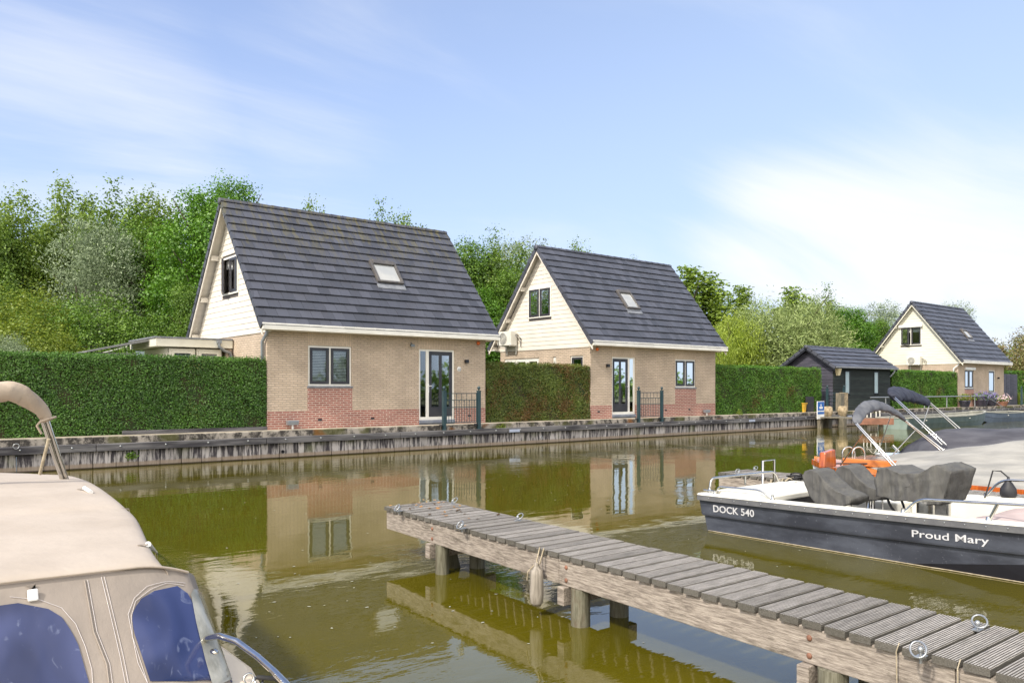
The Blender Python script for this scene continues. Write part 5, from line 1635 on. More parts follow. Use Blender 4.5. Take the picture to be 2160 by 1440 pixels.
mb = MB(); a = AZ(1733, 978, .64); mb.tube([a, a + V(.3, -.15, .0), a + V(.5, -.5, .01)], .012, 6); mb.build('bow_line', 'black_rope', r)
# tarp
rt = empty('boat_cover', (WM, -16, .6), 'big pale grey tarpaulin tented over the wooden boat', 'boat cover')
mb = MB(); rws = []
ys_ = np.linspace(-13.55, -21, 46)
for y in ys_:
    t = min(1, max(0, (-13.55 - y) / 2.9)); zr = .60 + .56 * t ** .75 + .012 * math.sin(y * 9)
    hw, z_ = wsec(y); hw = hw - .02 + .03 * min(1, t * 3); fr = min(1, .25 + t * 1.8)
    row = []
    for s_ in np.linspace(-1, 1, 21):
        e = abs(s_) ** 1.25
        sag = -.05 * math.sin(math.pi * abs(s_)) + .016 * math.sin(y * 5.2 + s_ * 2.) * math.sin(math.pi * abs(s_)) + .02 * math.sin((y + s_ * .9) * 2.6) * (1 - abs(s_)) + .016 * math.sin(abs(s_) * 24 + y * 1.2) * min(1, 4 * (1 - abs(s_)))
        row.append((WM + s_ * hw * fr, y + .0, zr * (1 - e) + (z_ + .015 - (.05 if abs(s_) == 1 else 0)) * e + sag * min(1, t * 3)))
    rws.append(row)
mb.grid(rws, True); mb.build('tarpaulin', 'grey_tarp', rt, subsurf=1, solid=.01)

def bimini(label, mat, near_hinge, near_top, far_hinge, far_top, mid, fat, struts, parent=None, extra=2, spread=.10, seed=1):
    """folded sun top: stainless hoops across the boat, canvas bundled round the crown"""
    r = empty('folded_sun_top', (near_hinge + far_hinge) / 2, parent=parent)
    r['label'] = label
    nh, nt_, fh, ft = map(Vector, (near_hinge, near_top, far_hinge, far_top))
    def arc(t):
        # curve from nt_ over mid to ft
        t_ = t * math.pi; k = math.sin(t_) ** .7
        base = nt_.lerp(ft, t)
        lift = Vector(mid) - nt_.lerp(ft, .5)
        return base + lift * k
    dirn = (nh - nt_).normalized()
    for j in range(extra):
        o = Vector((0, 1, 0)) * (spread * (j - (extra - 1) / 2))
        pts = [nh + o * .6] + [arc(t) + o * .3 for t in np.linspace(0, 1, 17)] + [fh + o * .6]
        mb = MB(); mb.tube(pts, .0125, 8); mb.build('hoop', 'steel', r)
    for a, b in struts:
        mb = MB(); mb.tube([a, b], .010, 6); mb.build('strut', 'steel', r)
    mb = MB(); rws = []; rg_ = random.Random(seed); n = 44; m_ = 18
    for i in range(n + 1):
        t = i / n; c = arc(t); tn = (arc(min(1, t + .02)) - arc(max(0, t - .02))).normalized()
        s1_ = dirn - tn * dirn.dot(tn); s1_.normalize(); s2_ = tn.cross(s1_)
        fat_t = fat * (.60 + .40 * math.sin(math.pi * min(1, max(0, t))) ** .6) * (1 + .03 * math.sin(i * 1.3))
        if i in (0, n): fat_t *= .55
        row = []
        for k in range(m_):
            a_ = 2 * math.pi * k / m_
            w_ = 1 + .06 * math.sin(7 * a_ + i * .5 + seed) + .05 * math.sin(3 * a_ - i * .9) + .05 * math.sin(i * 1.9 + 2 * a_)
            row.append(c - s1_ * (-math.cos(a_) * fat_t * 1.25 * w_ - fat_t * .2) + s2_ * math.sin(a_) * fat_t * .62 * w_)
        rws.append(row)
    mb.grid(rws, True, True); mb.add(rws[0], [tuple(range(m_))]); mb.add(rws[-1], [tuple(range(m_))])
    mb.build('folded_canvas', mat, r, subsurf=1)
    return r
nh, ntp = AX(1893, 989, 3.55), AX(1806, 893, 3.55)
fh, ft_ = AX(1987, 949, 5.40), AX(1908, 886, 5.40)
midp = AX(1843, 853, 4.45)
bimini('folded grey sun top on steel hoops over the wooden boat', 'grey_bimini', nh, ntp, fh, ft_, midp, .088,
       [(AX(1773, 981, 3.8), AX(1822, 912, 3.55)), (AX(1877, 965, 5.2), AX(1934, 904, 5.40))], extra=2, spread=.09, seed=2, parent=WOOD)
# ------------------------------------------------------------ pale blue boat with dark tarp
r = empty('pale_blue_boat', (7.4, -15, 0), 'pale blue boat bow showing between the wooden boat and its dark tarpaulin', 'boat')
BM = 7.35
BLUE = r
def bsec(y):
    t = max(0, (y + 14.4) / 1.95); return 1.0 * max(.03, (1 - min(t, 1) ** 2.2)), .50 + .06 * min(t, 1)
BY = [-12.46, -12.5, -12.6, -12.8, -13.1, -13.5, -14.0, -14.4, -16, -20]
mb = MB(); rws = []
for y in BY:
    hw, z_ = bsec(y); rws.append([(BM - hw, y, z_), (BM - hw * 1.0, y, z_ - .06), (BM - hw * .93, y - .05, .2), (BM - hw * .6, y - .3, -.1), (BM + hw * .6, y - .3, -.1), (BM + hw * .93, y - .05, .2), (BM + hw, y, z_ - .06), (BM + hw, y, z_)])
mb.grid(rws, False); mb.build('hull', 'hull_white', r)
mb = MB(); rws = []
for y in BY:
    hw, z_ = bsec(y); rws.append([(BM + (hw - .06) * s_, y - .03, z_ + .006 + .10 * (1 - s_ * s_) * min(1, hw)) for s_ in (-1, -.9, -.5, 0, .5, .9, 1)])
mb.grid(rws, True); mb.build('deck', 'hull_paleblue', r)
mb = MB()
for y, y2 in zip(BY, BY[1:]):
    for sg in (-1, 1): mb.beam((BM + sg * bsec(y)[0], y, bsec(y)[1] - .04), (BM + sg * bsec(y2)[0], y2, bsec(y2)[1] - .04), .03, .045)
mb.build('rub_rail', 'ac_dark', r)
mb = MB(); c = V(BM - .1, -12.95, .62); mb.tube([c, c + V(-.05, .1, .12)], .025, 8); mb.tube([V(BM - .75, -13.2, .55), V(BM - .75, -13.2, .62)], .03, 8); mb.build('fairlead', 'steel', r)
rt = empty('boat_cover', (BM, -16, .6), 'dark charcoal tarpaulin over the pale blue boat, pleated at its front', 'boat cover')
mb = MB(); rws = []
for y in np.linspace(-12.95, -21, 50):
    t = min(1, max(0, (-12.95 - y) / .75)); zr = .58 + .50 * t ** .8 + .08 * min(1, max(0, (-13.7 - y) / 2))
    hw, z_ = bsec(y); fr = min(1, .12 + 1.1 * t); row = []
    for s_ in np.linspace(-1, 1, 25):
        e = abs(s_) ** 2.2; pl = .03 * math.sin(s_ * 34) * max(0, 1 - t * .8)
        row.append((BM + s_ * (hw + .02) * fr, y + pl, zr * (1 - e) + (z_ - .02) * e + pl * .8 + .01 * math.sin(y * 7 + s_ * 3)))
    rws.append(row)
mb.grid(rws, True); mb.build('tarpaulin', 'dark_tarp', rt, solid=.008)
mb = MB(); pts = [AD(1832 + 24 * math.sin(i * .5) * .25 + i * 3.2, 946 + 10 * math.sin(i * .9), 15.1) for i in range(9)]
mb.tube(pts, .006, 5); mb.build('lacing', 'white_rope', rt)
nh, ntp = AX(1992, 938, 6.55), AX(1886, 838, 6.55)
fh, ft_ = AX(2038, 918, 8.2), AX(1960, 849, 8.2)
midp = AX(1903, 829, 7.35)
bimini('folded navy sun top on steel hoops over the pale blue boat', 'navy_bimini', nh, ntp, fh, ft_, midp, .15,
       [(AX(1858, 938, 6.6), AX(1885, 858, 6.6)), (AX(1945, 902, 8.1), AX(1961, 852, 8.2))], extra=2, spread=.12, seed=7, parent=BLUE)
r = empty('moored_boat', (12.6, -14.5, 0), 'boat under a pale blue cover at the far right edge', 'boat')
mb = MB(); rws = []
for y in np.linspace(-12.6, -19, 20):
    t = min(1, (-12.6 - y) / 1.6); hw = .1 + .95 * t ** .6; zr = .7 + .45 * t
    rws.append([(12.8 + s_ * hw, y, zr * (1 - abs(s_) ** 1.6) + .5 * abs(s_) ** 1.6) for s_ in np.linspace(-1, 1, 13)])
mb.grid(rws, True); mb.build('cover', 'pale_tarp', r)
mb = MB(); mb.grid([[(p_[0], p_[1], p_[2]) , (p_[0] + .1, p_[1] - .1, -.1)] for p_ in [rw[0] for rw in rws]], False); mb.grid([[(p_[0], p_[1], p_[2]), (p_[0] - .1, p_[1] - .1, -.1)] for p_ in [rw[-1] for rw in rws]], False); mb.add([rws[0][0], rws[0][-1], (12.8, -12.5, -.1)], [(0, 1, 2)]); mb.build('hull', 'hull_white', r)

# ------------------------------------------------------------ tan boat in the foreground
r = empty('canopy_boat', (-8.1, -15.5, 0), 'cream boat with large tan canvas canopy filling the lower left corner', 'boat')
TM = -8.15
# edge of the canopy where top meets front panel, then ribs going back
def rib(y, xr, zs, crown_=.05, drop=.42, flare=.06):
    """half section from centre line out to the right edge (height zs) and down; mirrored"""
    hw = xr - TM; pts = []
    for s_ in np.linspace(0, 1, 15):
        pts.append((hw * s_ * .975, zs + crown_ * (1 - s_ ** 2) - .006 * (s_ > .99)))
    z_e = pts[-1][1]
    for k in range(1, 8):
        a_ = k / 7; pts.append((hw * .975 + hw * .025 * math.sin(a_ * math.pi / 2) + flare * a_ * a_, z_e - drop * (a_ ** 1.5) - .012))
    return [(TM - a, y, z) for a, z in pts[::-1]] + [(TM + a, y, z) for a, z in pts[1:]]
ribs = []
for k, (u, v, z_, cr_) in enumerate(((364, 1191, 1.035, .02), (352, 1179, 1.06, .02), (332, 1155, 1.075, .02), (318, 1122, 1.085, .02), (303, 1091, 1.095, .02), (291, 1075, 1.10, .022), (283, 1069, 1.10, .022), (277, 1064, 1.115, .022), (265, 1054, 1.125, .024), (245, 1038, 1.135, .026), (224, 1023, 1.14, .03), (200, 1010, 1.135, .035), (178, 1003, 1.12, .045), (162, 1000, 1.08, .07), (150, 1002, 1.0, .11))):
    p_ = AZ(u, v, z_)
    ribs.append(rib(p_.y, p_.x, z_, cr_))
from mathutils import noise as mnoise
for i_, rb_ in enumerate(ribs):
    for k_, p_ in enumerate(rb_):
        q_ = Vector(p_); e_ = min(1, min(k_, len(rb_) - 1 - k_) / 9)
        w_ = mnoise.noise(Vector((q_.x * 2.2, q_.y * 3.2, 3))) * .012 + mnoise.noise(Vector((q_.x * 7, q_.y * 5, 9))) * .005
        rb_[k_] = (q_.x, q_.y, q_.z + w_ * e_ * min(1, i_ / 2))
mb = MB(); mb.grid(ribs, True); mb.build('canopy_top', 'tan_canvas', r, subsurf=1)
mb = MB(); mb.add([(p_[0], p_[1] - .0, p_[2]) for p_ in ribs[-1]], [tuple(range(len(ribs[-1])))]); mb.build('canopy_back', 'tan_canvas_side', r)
mb = MB(); mb.tube([Vector(p_) + V(0, 0, .001) for p_ in ribs[6][5:-5]], .004, 5); mb.build('seam', 'tan_canvas_side', r)
# front panel: from the front rib down and forward
FR = ribs[0]; nF = len(FR)
def panel(a, b):
    """a across 0 (centre) .. 1 (right corner) .. 1.3 (round the side); b down 0..1"""
    if a <= 1: x_ = TM + (-7.06 - TM) * a; y_ = -16.495 - .02 * math.cos(a * 1.5)
    else: x_ = -7.06 + .10 * math.sin((a - 1) * 5.2); y_ = -16.495 + (a - 1) * .9
    cr = .022 * (1 - min(a, 1) ** 2)
    z_ = 1.022 + cr - .05 * min(1, max(0, (a - .78) / .22)) ** 2 - .35 * max(0, a - 1) - .62 * b
    corner = max(0, 1 - abs(a - 1) / .25)
    return Vector((x_ + b * (.06 + .07 * min(a, 1)), y_ - b * .42 * (1 if a <= 1 else max(.2, 1 - (a - 1) * 2.2)) + .018 * corner, z_))
rws = [[panel(a, b) for a in np.linspace(-.0, 1.34, 56)] for b in np.linspace(-.03, 1.05, 20)]
def mir(p): return Vector((2 * TM - p.x, p.y, p.z))
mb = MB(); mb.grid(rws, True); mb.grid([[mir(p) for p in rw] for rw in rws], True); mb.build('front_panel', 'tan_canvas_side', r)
def patch(poly, name, mat, off, sub=18, uvs=False):
    """rounded window cut: outline in panel space filled as a grid between its left and right borders"""
    bs = np.linspace(min(p[1] for p in poly), max(p[1] for p in poly), sub); rws = []
    for b in bs:
        b = min(max(b, min(p[1] for p in poly) + 1e-4), max(p[1] for p in poly) - 1e-4)
        xs_ = []
        for i in range(len(poly)):
            (a0_, b0_), (a1_, b1_) = poly[i], poly[(i + 1) % len(poly)]
            if (b0_ - b) * (b1_ - b) <= 0 and b0_ != b1_: xs_.append(a0_ + (a1_ - a0_) * (b - b0_) / (b1_ - b0_))
        lo, hi = min(xs_), max(xs_)
        rws.append([panel(lo + (hi - lo) * t, b) + V(.0, -off, .0) + (V(off * .8, 0, 0) if lo + (hi - lo) * t > 1 else V(0, 0, 0)) for t in np.linspace(0, 1, sub)])
    mb = MB(); mb.grid(rws, True); return mb.build(name, mat, r)
def ground_ab(u, v):
    """panel coordinates of a point of the photo (nearest sample)"""
    best = None
    for i in range(0, 135):
        for j in range(0, 106):
            a, b = i / 100, j / 100
            p = PANEL[i][j]
            e = (p[0] - u) ** 2 + (p[1] - v) ** 2
            if best is None or e < best[0]: best = (e, a, b)
    return best[1], best[2]
def proj(p):
    d = Vector(p) - CAM; k = d.dot(FWD); return (1080 + FL * d.dot(RGT) / k, 820 - FL * d.z / k)
PANEL = [[proj(panel(i / 100, j / 100)) for j in range(106)] for i in range(135)]
WIN1 = [(-20, 1283), (40, 1268), (85, 1276), (125, 1297), (150, 1325), (165, 1360), (178, 1405), (190, 1450), (-20, 1450)]
w1 = [ground_ab(u, v) for u, v in WIN1[1:-1]]
w1 = [(0.0, w1[0][1])] + w1 + [(w1[-1][0] + .02, 1.04), (0.0, 1.04)]
patch(w1, 'window', 'vinyl', .006)
WIN2 = [(345, 1238), (372, 1233), (392, 1240), (408, 1270), (430, 1330), (450, 1390), (462, 1440), (318, 1440), (300, 1390), (283, 1330), (278, 1295), (290, 1268), (315, 1248)]
w2 = [ground_ab(u, v) for u, v in WIN2]
patch(w2, 'window', 'vinyl', .006)
M('vinyl_clear', (.20, .20, .17), (.36, .36, .33), 2., .12, .2, st=(5, 5, .6), spec=.8)
patch([ground_ab(u, v) for u, v in ((398, 1240), (408, 1248), (428, 1300), (450, 1370), (468, 1440), (446, 1440), (432, 1385), (414, 1310))], 'side_window', 'vinyl_clear', .010)
M('vinyl_clear_', (.16, .16, .13), (.30, .30, .27), 2., .12, .2, st=(5, 5, .6), spec=.8)
# seams and stitches
def line_ab(pts, rr, name, mat, off=.006):
    mb = MB(); P_ = []
    for (a0_, b0_), (a1_, b1_) in zip(pts, pts[1:]):
        for t in np.linspace(0, 1, 12)[:-1]: P_.append(panel(a0_ + (a1_ - a0_) * t, b0_ + (b1_ - b0_) * t) + V(0, -off, 0))
    P_.append(panel(*pts[-1]) + V(0, -off, 0))
    mb.tube(P_, rr, 5); return mb, mb.build(name, mat, r)
def px_line(pts, rr, name, mat, off=.004): return line_ab([ground_ab(u, v) for u, v in pts], rr, name, mat, off)
for pts in (((176, 1222), (200, 1330), (222, 1400), (232, 1440)),):
    px_line(pts, .0035, 'seam', 'tan_canvas_side', .004)
for pts in (((182, 1222), (205, 1330), (228, 1400), (238, 1440)), ((211, 1216), (232, 1300), (252, 1380), (262, 1440)), ((219, 1215), (240, 1300), (260, 1380), (270, 1440)),
            ((20, 1258), (85, 1262), (130, 1282), (160, 1315), (176, 1360), (190, 1410), (196, 1440)), ((390, 1228), (350, 1224), (312, 1236), (282, 1262), (270, 1295), (276, 1340), (290, 1395), (308, 1440)), ((388, 1234), (350, 1229), (316, 1241), (288, 1266), (275, 1297), (281, 1340), (295, 1395), (313, 1440))):
    px_line(pts, .0011, 'stitching', 'stitch', .004)
# binding along the front edge
mb = MB(); mb.tube([panel(a, -.02) + V(0, -.012, .004) for a in np.linspace(0, 1.0, 40)], .006, 6); mb.build('edge_binding', 'tan_canvas', r)
# clips
def clip(p, nrm, along, s_=1.):
    nrm = Vector(nrm).normalized(); al = Vector(along).normalized(); sd_ = nrm.cross(al)
    mb = MB()
    pts = [p + al * x_ * s_ + sd_ * y_ * s_ + nrm * z_ * s_ for z_ in (.002, .014) for x_, y_ in ((-.024, -.019), (.024, -.019), (.024, .019), (-.024, .019))]
    mb.hexa(pts); mb.build('clip', 'white_plastic', r, bevel=.006)
p = panel(*ground_ab(66, 1257)) + V(0, -.004, 0); clip(p, (0, -1, .45), (0, .4, 1))
mb = MB(); q_ = panel(*ground_ab(63, 1238)) + V(0, -.003, 0); mb.hexa([q_ + V(sx * .017, 0, sz) for sz in (-.03, .01) for sx in (-1, 1)] + [q_ + V(sx * .017, -.004, sz) for sz in (-.03, .01) for sx in (-1, 1)]); mb.build('strap', 'tan_canvas_side', r)
def surf(u, v):
    """where the sight line meets what has been built so far"""
    bpy.context.view_layer.update()
    ok, p_, n_, *_ = scene.ray_cast(bpy.context.evaluated_depsgraph_get(), CAM, ray(u, v).normalized())
    return Vector(p_), Vector(n_)
for (u0, v0), (u1, v1), (u2, v2) in (((165, 1032), (178, 1034), (192, 1040)), ((292, 1150), (310, 1154), (330, 1166))):
    (a0_, n0_), (a1_, n1_), (a2_, n2_) = surf(u0, v0), surf(u1, v1), surf(u2, v2)
    mb = MB(); mb.beam(a0_ + n0_ * .004, a1_ + n1_ * .016, .022, .004); mb.build('strap', 'tan_canvas_side', r)
    mb = MB(); mb.tube([a1_ + n1_ * .016, a2_ + n2_ * .008], .014, 8); mb.build('clip', 'white_plastic', r, bevel=.004)
# hull edge, deck and rail on the right
mb = MB(); rws = []
for y, x_, z_ in ((-12.3, -7.2, .50), (-12.9, -6.92, .50), (-14, -6.80, .49), (-15.5, -6.75, .48), (-16.5, -6.78, .50), (-17.2, -6.93, .52), (-17.9, -7.3, .55), (-18.4, -7.9, .57), (-18.45, -8.15, .57)):
    rws.append([(x_ - .24, y + (.12 if y < -17 else 0), z_ + .03), (x_ - .03, y, z_ + .02), (x_, y, z_), (x_ + .005, y, z_ - .05), (x_ - .06, y, .2), (x_ - .3, y, -.1)])
mb.grid(rws, False); mb.grid([[(2 * TM - p_[0], p_[1], p_[2]) for p_ in rw] for rw in rws], False); mb.build('hull', 'gel_cream', r)
mb = MB(); rws2 = []
for y, x_, z_ in ((-16.3, -7.02, .52), (-16.9, -7.10, .54), (-17.5, -7.32, .56), (-18.0, -7.75, .585), (-18.33, -8.15, .59)):
    rws2.append([(x_, y, z_), (TM, y, z_ + .03), (2 * TM - x_, y, z_)])
mb.grid(rws2, False); mb.build('foredeck', 'gel_cream', r)
b0, b1, b2 = AD(430, 1345, 3.42), AD(500, 1345, 3.36), AD(612, 1450, 3.02)
mb = MB(); mb.tube([AD(425, 1352, 3.60), AD(440, 1344, 3.48), AD(463, 1340, 3.40), AD(500, 1352, 3.36), AD(545, 1385, 3.25), AD(580, 1417, 3.12), b2, AD(650, 1520, 2.9)], .014, 10); mb.build('rail', 'steel', r)
c = AD(452, 1373, 3.45); mb = MB(); mb.ball(c, .022, 10, 6, (.8, 1.3, .5)); mb.build('deck_fitting', 'steel', r)
c = AD(525, 1431, 3.15); mb = MB(); mb.ring(c, .02, .005, (V(1, 0, 0), V(0, .3, 1).normalized())); mb.ring(c + V(.035, -.01, -.012), .018, .005, (V(1, .2, 0).normalized(), V(0, .8, .5).normalized())); mb.build('shackle', 'steel', r)
mb = MB(); mb.tube([c + V(.03, 0, 0), c + V(.09, -.03, -.01), c + V(.16, -.05, -.05)], .009, 6); mb.build('line', 'black_rope', r)
# folded tan sun top at the far left
e0 = AY(146, 993, -13.3); e1 = AY(97, 884, -13.55)
rb = empty('folded_sun_top', e0, parent=r)
for o in (0, .035):
    mb = MB(); mb.tube([e0 + V(.0 - o * .9, 0, -.12), e1 + V(-o * .9, 0, .02), e1 + V(-.10, -.02, .10)], .015, 10); mb.build('tube', 'steel', rb)
mb = MB(); mb.tube([AY(103, 925, -13.5), AY(84, 1000, -13.4)], .012, 8); mb.build('strut', 'rope', rb)
cl_ = [AY(u, v, yy) for u, v, yy in ((101, 888, -13.55), (96, 876, -13.55), (84, 862, -13.57), (66, 845, -13.6), (45, 832, -13.62), (20, 826, -13.65), (-10, 826, -13.66), (-60, 830, -13.68), (-160, 846, -13.7), (-300, 880, -13.7))]
mb = MB(); rws = []; fats = [.034, .042, .05, .062, .07, .07, .068, .068, .068, .06]
n = 60; 
for i in range(n + 1):
    f = i / n * (len(cl_) - 1); k = min(int(f), len(cl_) - 2); g_ = f - k
    c = cl_[k].lerp(cl_[k + 1], g_); ft2 = fats[k] * (1 - g_) + fats[k + 1] * g_
    tn = (cl_[k + 1] - cl_[k]).normalized(); s1_ = tn.cross(V(0, 1, 0)).normalized(); s2_ = V(0, 1, 0)
    rws.append([c + s1_ * math.cos(a_) * ft2 * (1 + .12 * math.sin(3 * a_ + i * .35) + .10 * math.sin(7 * a_ + i * .5) + .05 * math.sin(11 * a_ - i * .3)) + s2_ * math.sin(a_) * ft2 * .8 for a_ in [2 * math.pi * j / 20 for j in range(20)]])
mb.grid(rws, True, True); mb.add(rws[0], [tuple(range(20))]); mb.build('folded_canvas', 'tan_bimini', rb, subsurf=1)
c = cl_[0]; mb = MB(); mb.tube([c + V(.05, 0, .03), c + V(0, -.05, .02), c + V(-.05, -.02, .0), c + V(-.07, 0, -.03), c + V(-.04, 0, -.09)], .009, 6); mb.build('tie', 'tan_bimini', rb)

# ------------------------------------------------------------ trees
def radial(k=1.0, droop=0.):
    def f(cen, d, rng):
        a = d * k + np.array([0, 0, .6 - droop]); return a
    return f
def hang(cen, d, rng): return np.tile([0., 0., -1.], (len(cen), 1)) + d * .15

def blobs_round(seed, h, w_, n=14, z0=.18, pointy=0.):
    """overlapping masses of a rounded or peaked crown of height h and width w_"""
    rg_ = random.Random(seed); out = []
    for i in range(n):
        f = z0 + (1 - z0) * (i + .5) / n
        rad = w_ / 2 * (math.sin(math.pi * min(.97, max(.08, (f - z0 * .6) / (1.05 - z0 * .6)))) ** .65) * (1 - pointy * f)
        a = rg_.uniform(0, 6.28) if i else 0; rr = rad * rg_.uniform(.25, .75)
        s_ = rg_.uniform(.16, .30) * w_ * (1 - .45 * pointy * f)
        out.append((math.cos(a) * rr, math.sin(a) * rr, h * f - s_ * .35, s_, s_, s_ * rg_.uniform(.7, 1.25)))
    return out

def trunk_mesh(h, seed, r0=.16, limbs=7, spread=1.2):
    rg_ = random.Random(seed); mb = MB()
    pts = [V(0, 0, -.2)]; x = y = 0
    for i in range(1, 7):
        x += rg_.uniform(-.06, .06); y += rg_.uniform(-.06, .06); pts.append(V(x, y, h * .9 * i / 6))
    mb.tube(pts, [r0 * (1 - .8 * i / 6) for i in range(7)], 8)
    for i in range(limbs):
        k = rg_.uniform(1.6, 5.2); b = pts[int(k)].lerp(pts[int(k) + 1], k - int(k)); a = rg_.uniform(0, 6.28); L_ = spread * rg_.uniform(.6, 1.2)
        m1 = b + V(math.cos(a) * L_ * .5, math.sin(a) * L_ * .5, L_ * .5); e = b + V(math.cos(a) * L_, math.sin(a) * L_, L_ * 1.15)
        mb.tube([b, m1, e], [r0 * .4, r0 * .28, r0 * .08], 6)
    return mb

TREE_COUNT = [0]
def make_proto(name, blobs, n, mat, h, L, Wd, seed, clump=.26, per=14, axis_fn=None, r0=.14, limbs=7, spread=1.2, up=.35, shell=.5, stems=1, squash=.7):
    r = empty(name, (0, 0, 0))
    cm = crown('crown', blobs, n, mat, L, Wd, seed, clump, per, shell, up, axis_fn, squash)
    zz_ = np.empty(len(cm.vertices) * 3, dtype=np.float32); cm.vertices.foreach_get('co', zz_); h = float(np.percentile(zz_[2::3], 99.98)) / 1.02
    link('crown', cm, r, V(0, 0, 0))
    mb = MB()
    for s_ in range(stems):
        t = trunk_mesh(h * (.95 if stems == 1 else .7), seed + s_, r0, limbs, spread)
        off = V(0, 0, 0) if stems == 1 else V(math.cos(s_ * 2.1) * .25, math.sin(s_ * 2.1) * .25, 0)
        b = len(mb.v); mb.v += [tuple(Vector(p) + off + (off * Vector(p).z * .5 if stems > 1 else V(0, 0, 0))) for p in t.v]; mb.f += [tuple(i + b for i in f) for f in t.f]; mb.sm += t.sm
    mb.build('trunk', 'bark', r)
    r['used'] = 0
    return (r, h)

def poplar_blobs(seed, h, w_, tips=5):
    rg_ = random.Random(seed); out = []
    for k in range(tips):
        a = k * 2.4 + seed; rr = w_ * .28 * (0 if k == 0 else rg_.uniform(.6, 1.1)); hh = h * (1 if k == 0 else rg_.uniform(.78, .97))
        bx, by = math.cos(a) * rr, math.sin(a) * rr
        n = 8
        for i in range(n):
            f = .16 + .84 * (i + .5) / n; s_ = w_ * .21 * (1.15 - .85 * f ** 1.5)
            out.append((bx * (1.1 - .2 * f) + rg_.uniform(-.12, .12) * w_ * .4, by * (1.1 - .2 * f) + rg_.uniform(-.12, .12) * w_ * .4, hh * f - s_, s_, s_, hh * .10))
    return out

P = {}
P['poplar'] = make_proto('poplar_tree', poplar_blobs(1, 10, 3.6), 46000, 'leaf_poplar', 10, .12, .085, 11, .19, 14, radial(.6), .13)
P['poplar2'] = make_proto('poplar_tree', poplar_blobs(4, 10, 4.0, 6), 48000, 'leaf_poplar_dark', 10, .12, .085, 12, .20, 14, radial(.6), .13)
P['slim'] = make_proto('columnar_poplar', poplar_blobs(7, 8, 1.9, 4), 18000, 'leaf_poplar', 8, .14, .09, 13, .13, 9, radial(.5), .12)
P['silver'] = make_proto('silver_willow', blobs_round(3, 8, 4.0, 16, .22), 20000, 'leaf_silver', 8, .14, .045, 14, .18, 12, radial(.7), .10, 8, 1.0, stems=3)
P['maple'] = make_proto('maple_tree', blobs_round(5, 10, 5.2, 24, .10), 52000, 'leaf_maple', 10, .12, .10, 15, .23, 16, None, .18, 9, 1.5, .6)
P['maple2'] = make_proto('maple_tree', blobs_round(9, 9, 4.6, 20, .12), 44000, 'leaf_shrub', 9, .105, .08, 16, .21, 15, None, .16, 9, 1.4, .6)
P['bush'] = make_proto('leafy_shrub', blobs_round(6, 3.4, 3.8, 14, .05), 34000, 'leaf_shrub', 3, .065, .045, 17, .13, 16, radial(.8), .05, 5, .5, .6, stems=3)
P['ybush'] = make_proto('yellow_green_shrub', blobs_round(8, 3.4, 3.6, 12, .05), 30000, 'leaf_yellow', 3, .062, .042, 18, .13, 16, radial(.8), .05, 5, .5, .6, stems=3)
def dome(seed, h, w_, n):
    rg_ = random.Random(seed); out = []
    for i in range(n):
        a = i * 2.39996; f = (i + .5) / n; z_ = h * (1 - f) ** .9 * .86; rr = w_ / 2 * .8 * math.sqrt(1 - (z_ / h) ** 2) * rg_.uniform(.75, 1)
        s_ = w_ * rg_.uniform(.11, .16); out.append((math.cos(a) * rr, math.sin(a) * rr, max(z_ - .2, .5), s_, s_, s_ * .95))
    out.append((0, 0, h * .45, w_ * .3, w_ * .3, h * .4)); return out
P['gwillow'] = make_proto('bushy_willow', dome(12, 6, 9.6, 34), 60000, 'leaf_willow', 6, .24, .05, 19, .32, 16, radial(1.1), .14, 9, 2.0, stems=3, squash=.9)
P['weep'] = make_proto('weeping_willow', blobs_round(13, 6.5, 5.0, 18, .02), 22000, 'leaf_weeping', 6, .26, .04, 20, .22, 16, hang, .14, 6, 1.2, squash=1.7)
P['rust'] = make_proto('rusty_leaved_tree', blobs_round(14, 5.5, 5.0, 14, .08), 12000, 'leaf_rust', 5, .16, .10, 21, .22, 11, radial(.8), .09, 9, 1.3)

def tree(kind, u, vtop, dep, label, cat='tree', wk=1., rot=None, group=None, sink=0.):
    root, h = P[kind]
    c = AD(u, vtop, dep); hh = c.z - (Z0 - .06) + sink
    sc = hh / (h * 1.02)
    loc = (c.x, c.y, Z0 - .06 - sink)
    rz = rot if rot is not None else (u * 1.7) % 6.28
    if not root['used']:
        root['used'] = 1; root.location = loc; root.rotation_euler = (0, 0, rz); root.scale = (sc * wk, sc * wk, sc); root['label'] = label; root['category'] = cat
        if group: root['group'] = group
        return root
    o = copy_thing(root, loc, label, rz, (sc * wk, sc * wk, sc), group); o['category'] = cat
    return o

g1 = 'trees and shrubs behind the longest hedge'
tree('poplar2', -25, 385, 38, 'poplar cut off by the left picture edge above the hedge', group=g1)
tree('poplar', 52, 398, 40, 'tall light green poplar rising above the pale trunk on the left', group=g1, wk=1.1)
tree('poplar', 128, 372, 42, 'tallest poplar top between the left poplars', group=g1, wk=1.1)
tree('poplar2', 232, 372, 42, 'tall poplar directly behind the silver grey willow', group=g1, wk=1.15)
tree('poplar', 312, 398, 43, 'poplar with a thin top just left of the dark maple', group=g1, wk=1.25)
tree('silver', 192, 445, 35, 'silver grey willow in the middle of the left tree group', group=g1, wk=.95)
tree('silver', 262, 505, 39, 'smaller grey willow tucked behind the silver one, to its right', group=g1, wk=1.1)
tree('maple2', 300, 470, 37, 'mid green tree filling the gap between silver willow and dark maple', group=g1)
tree('maple', 425, 392, 32, 'big dark green maple rising beside the gable of the nearest house', group=g1, wk=.92)
tree('maple', 500, 372, 37, 'dense green tree whose top shows over the left end of the mossy ridge', group=g1, wk=.8)
tree('poplar2', 20, 560, 33, 'darker leafy tree low at the left picture edge', group=g1, wk=1.5)
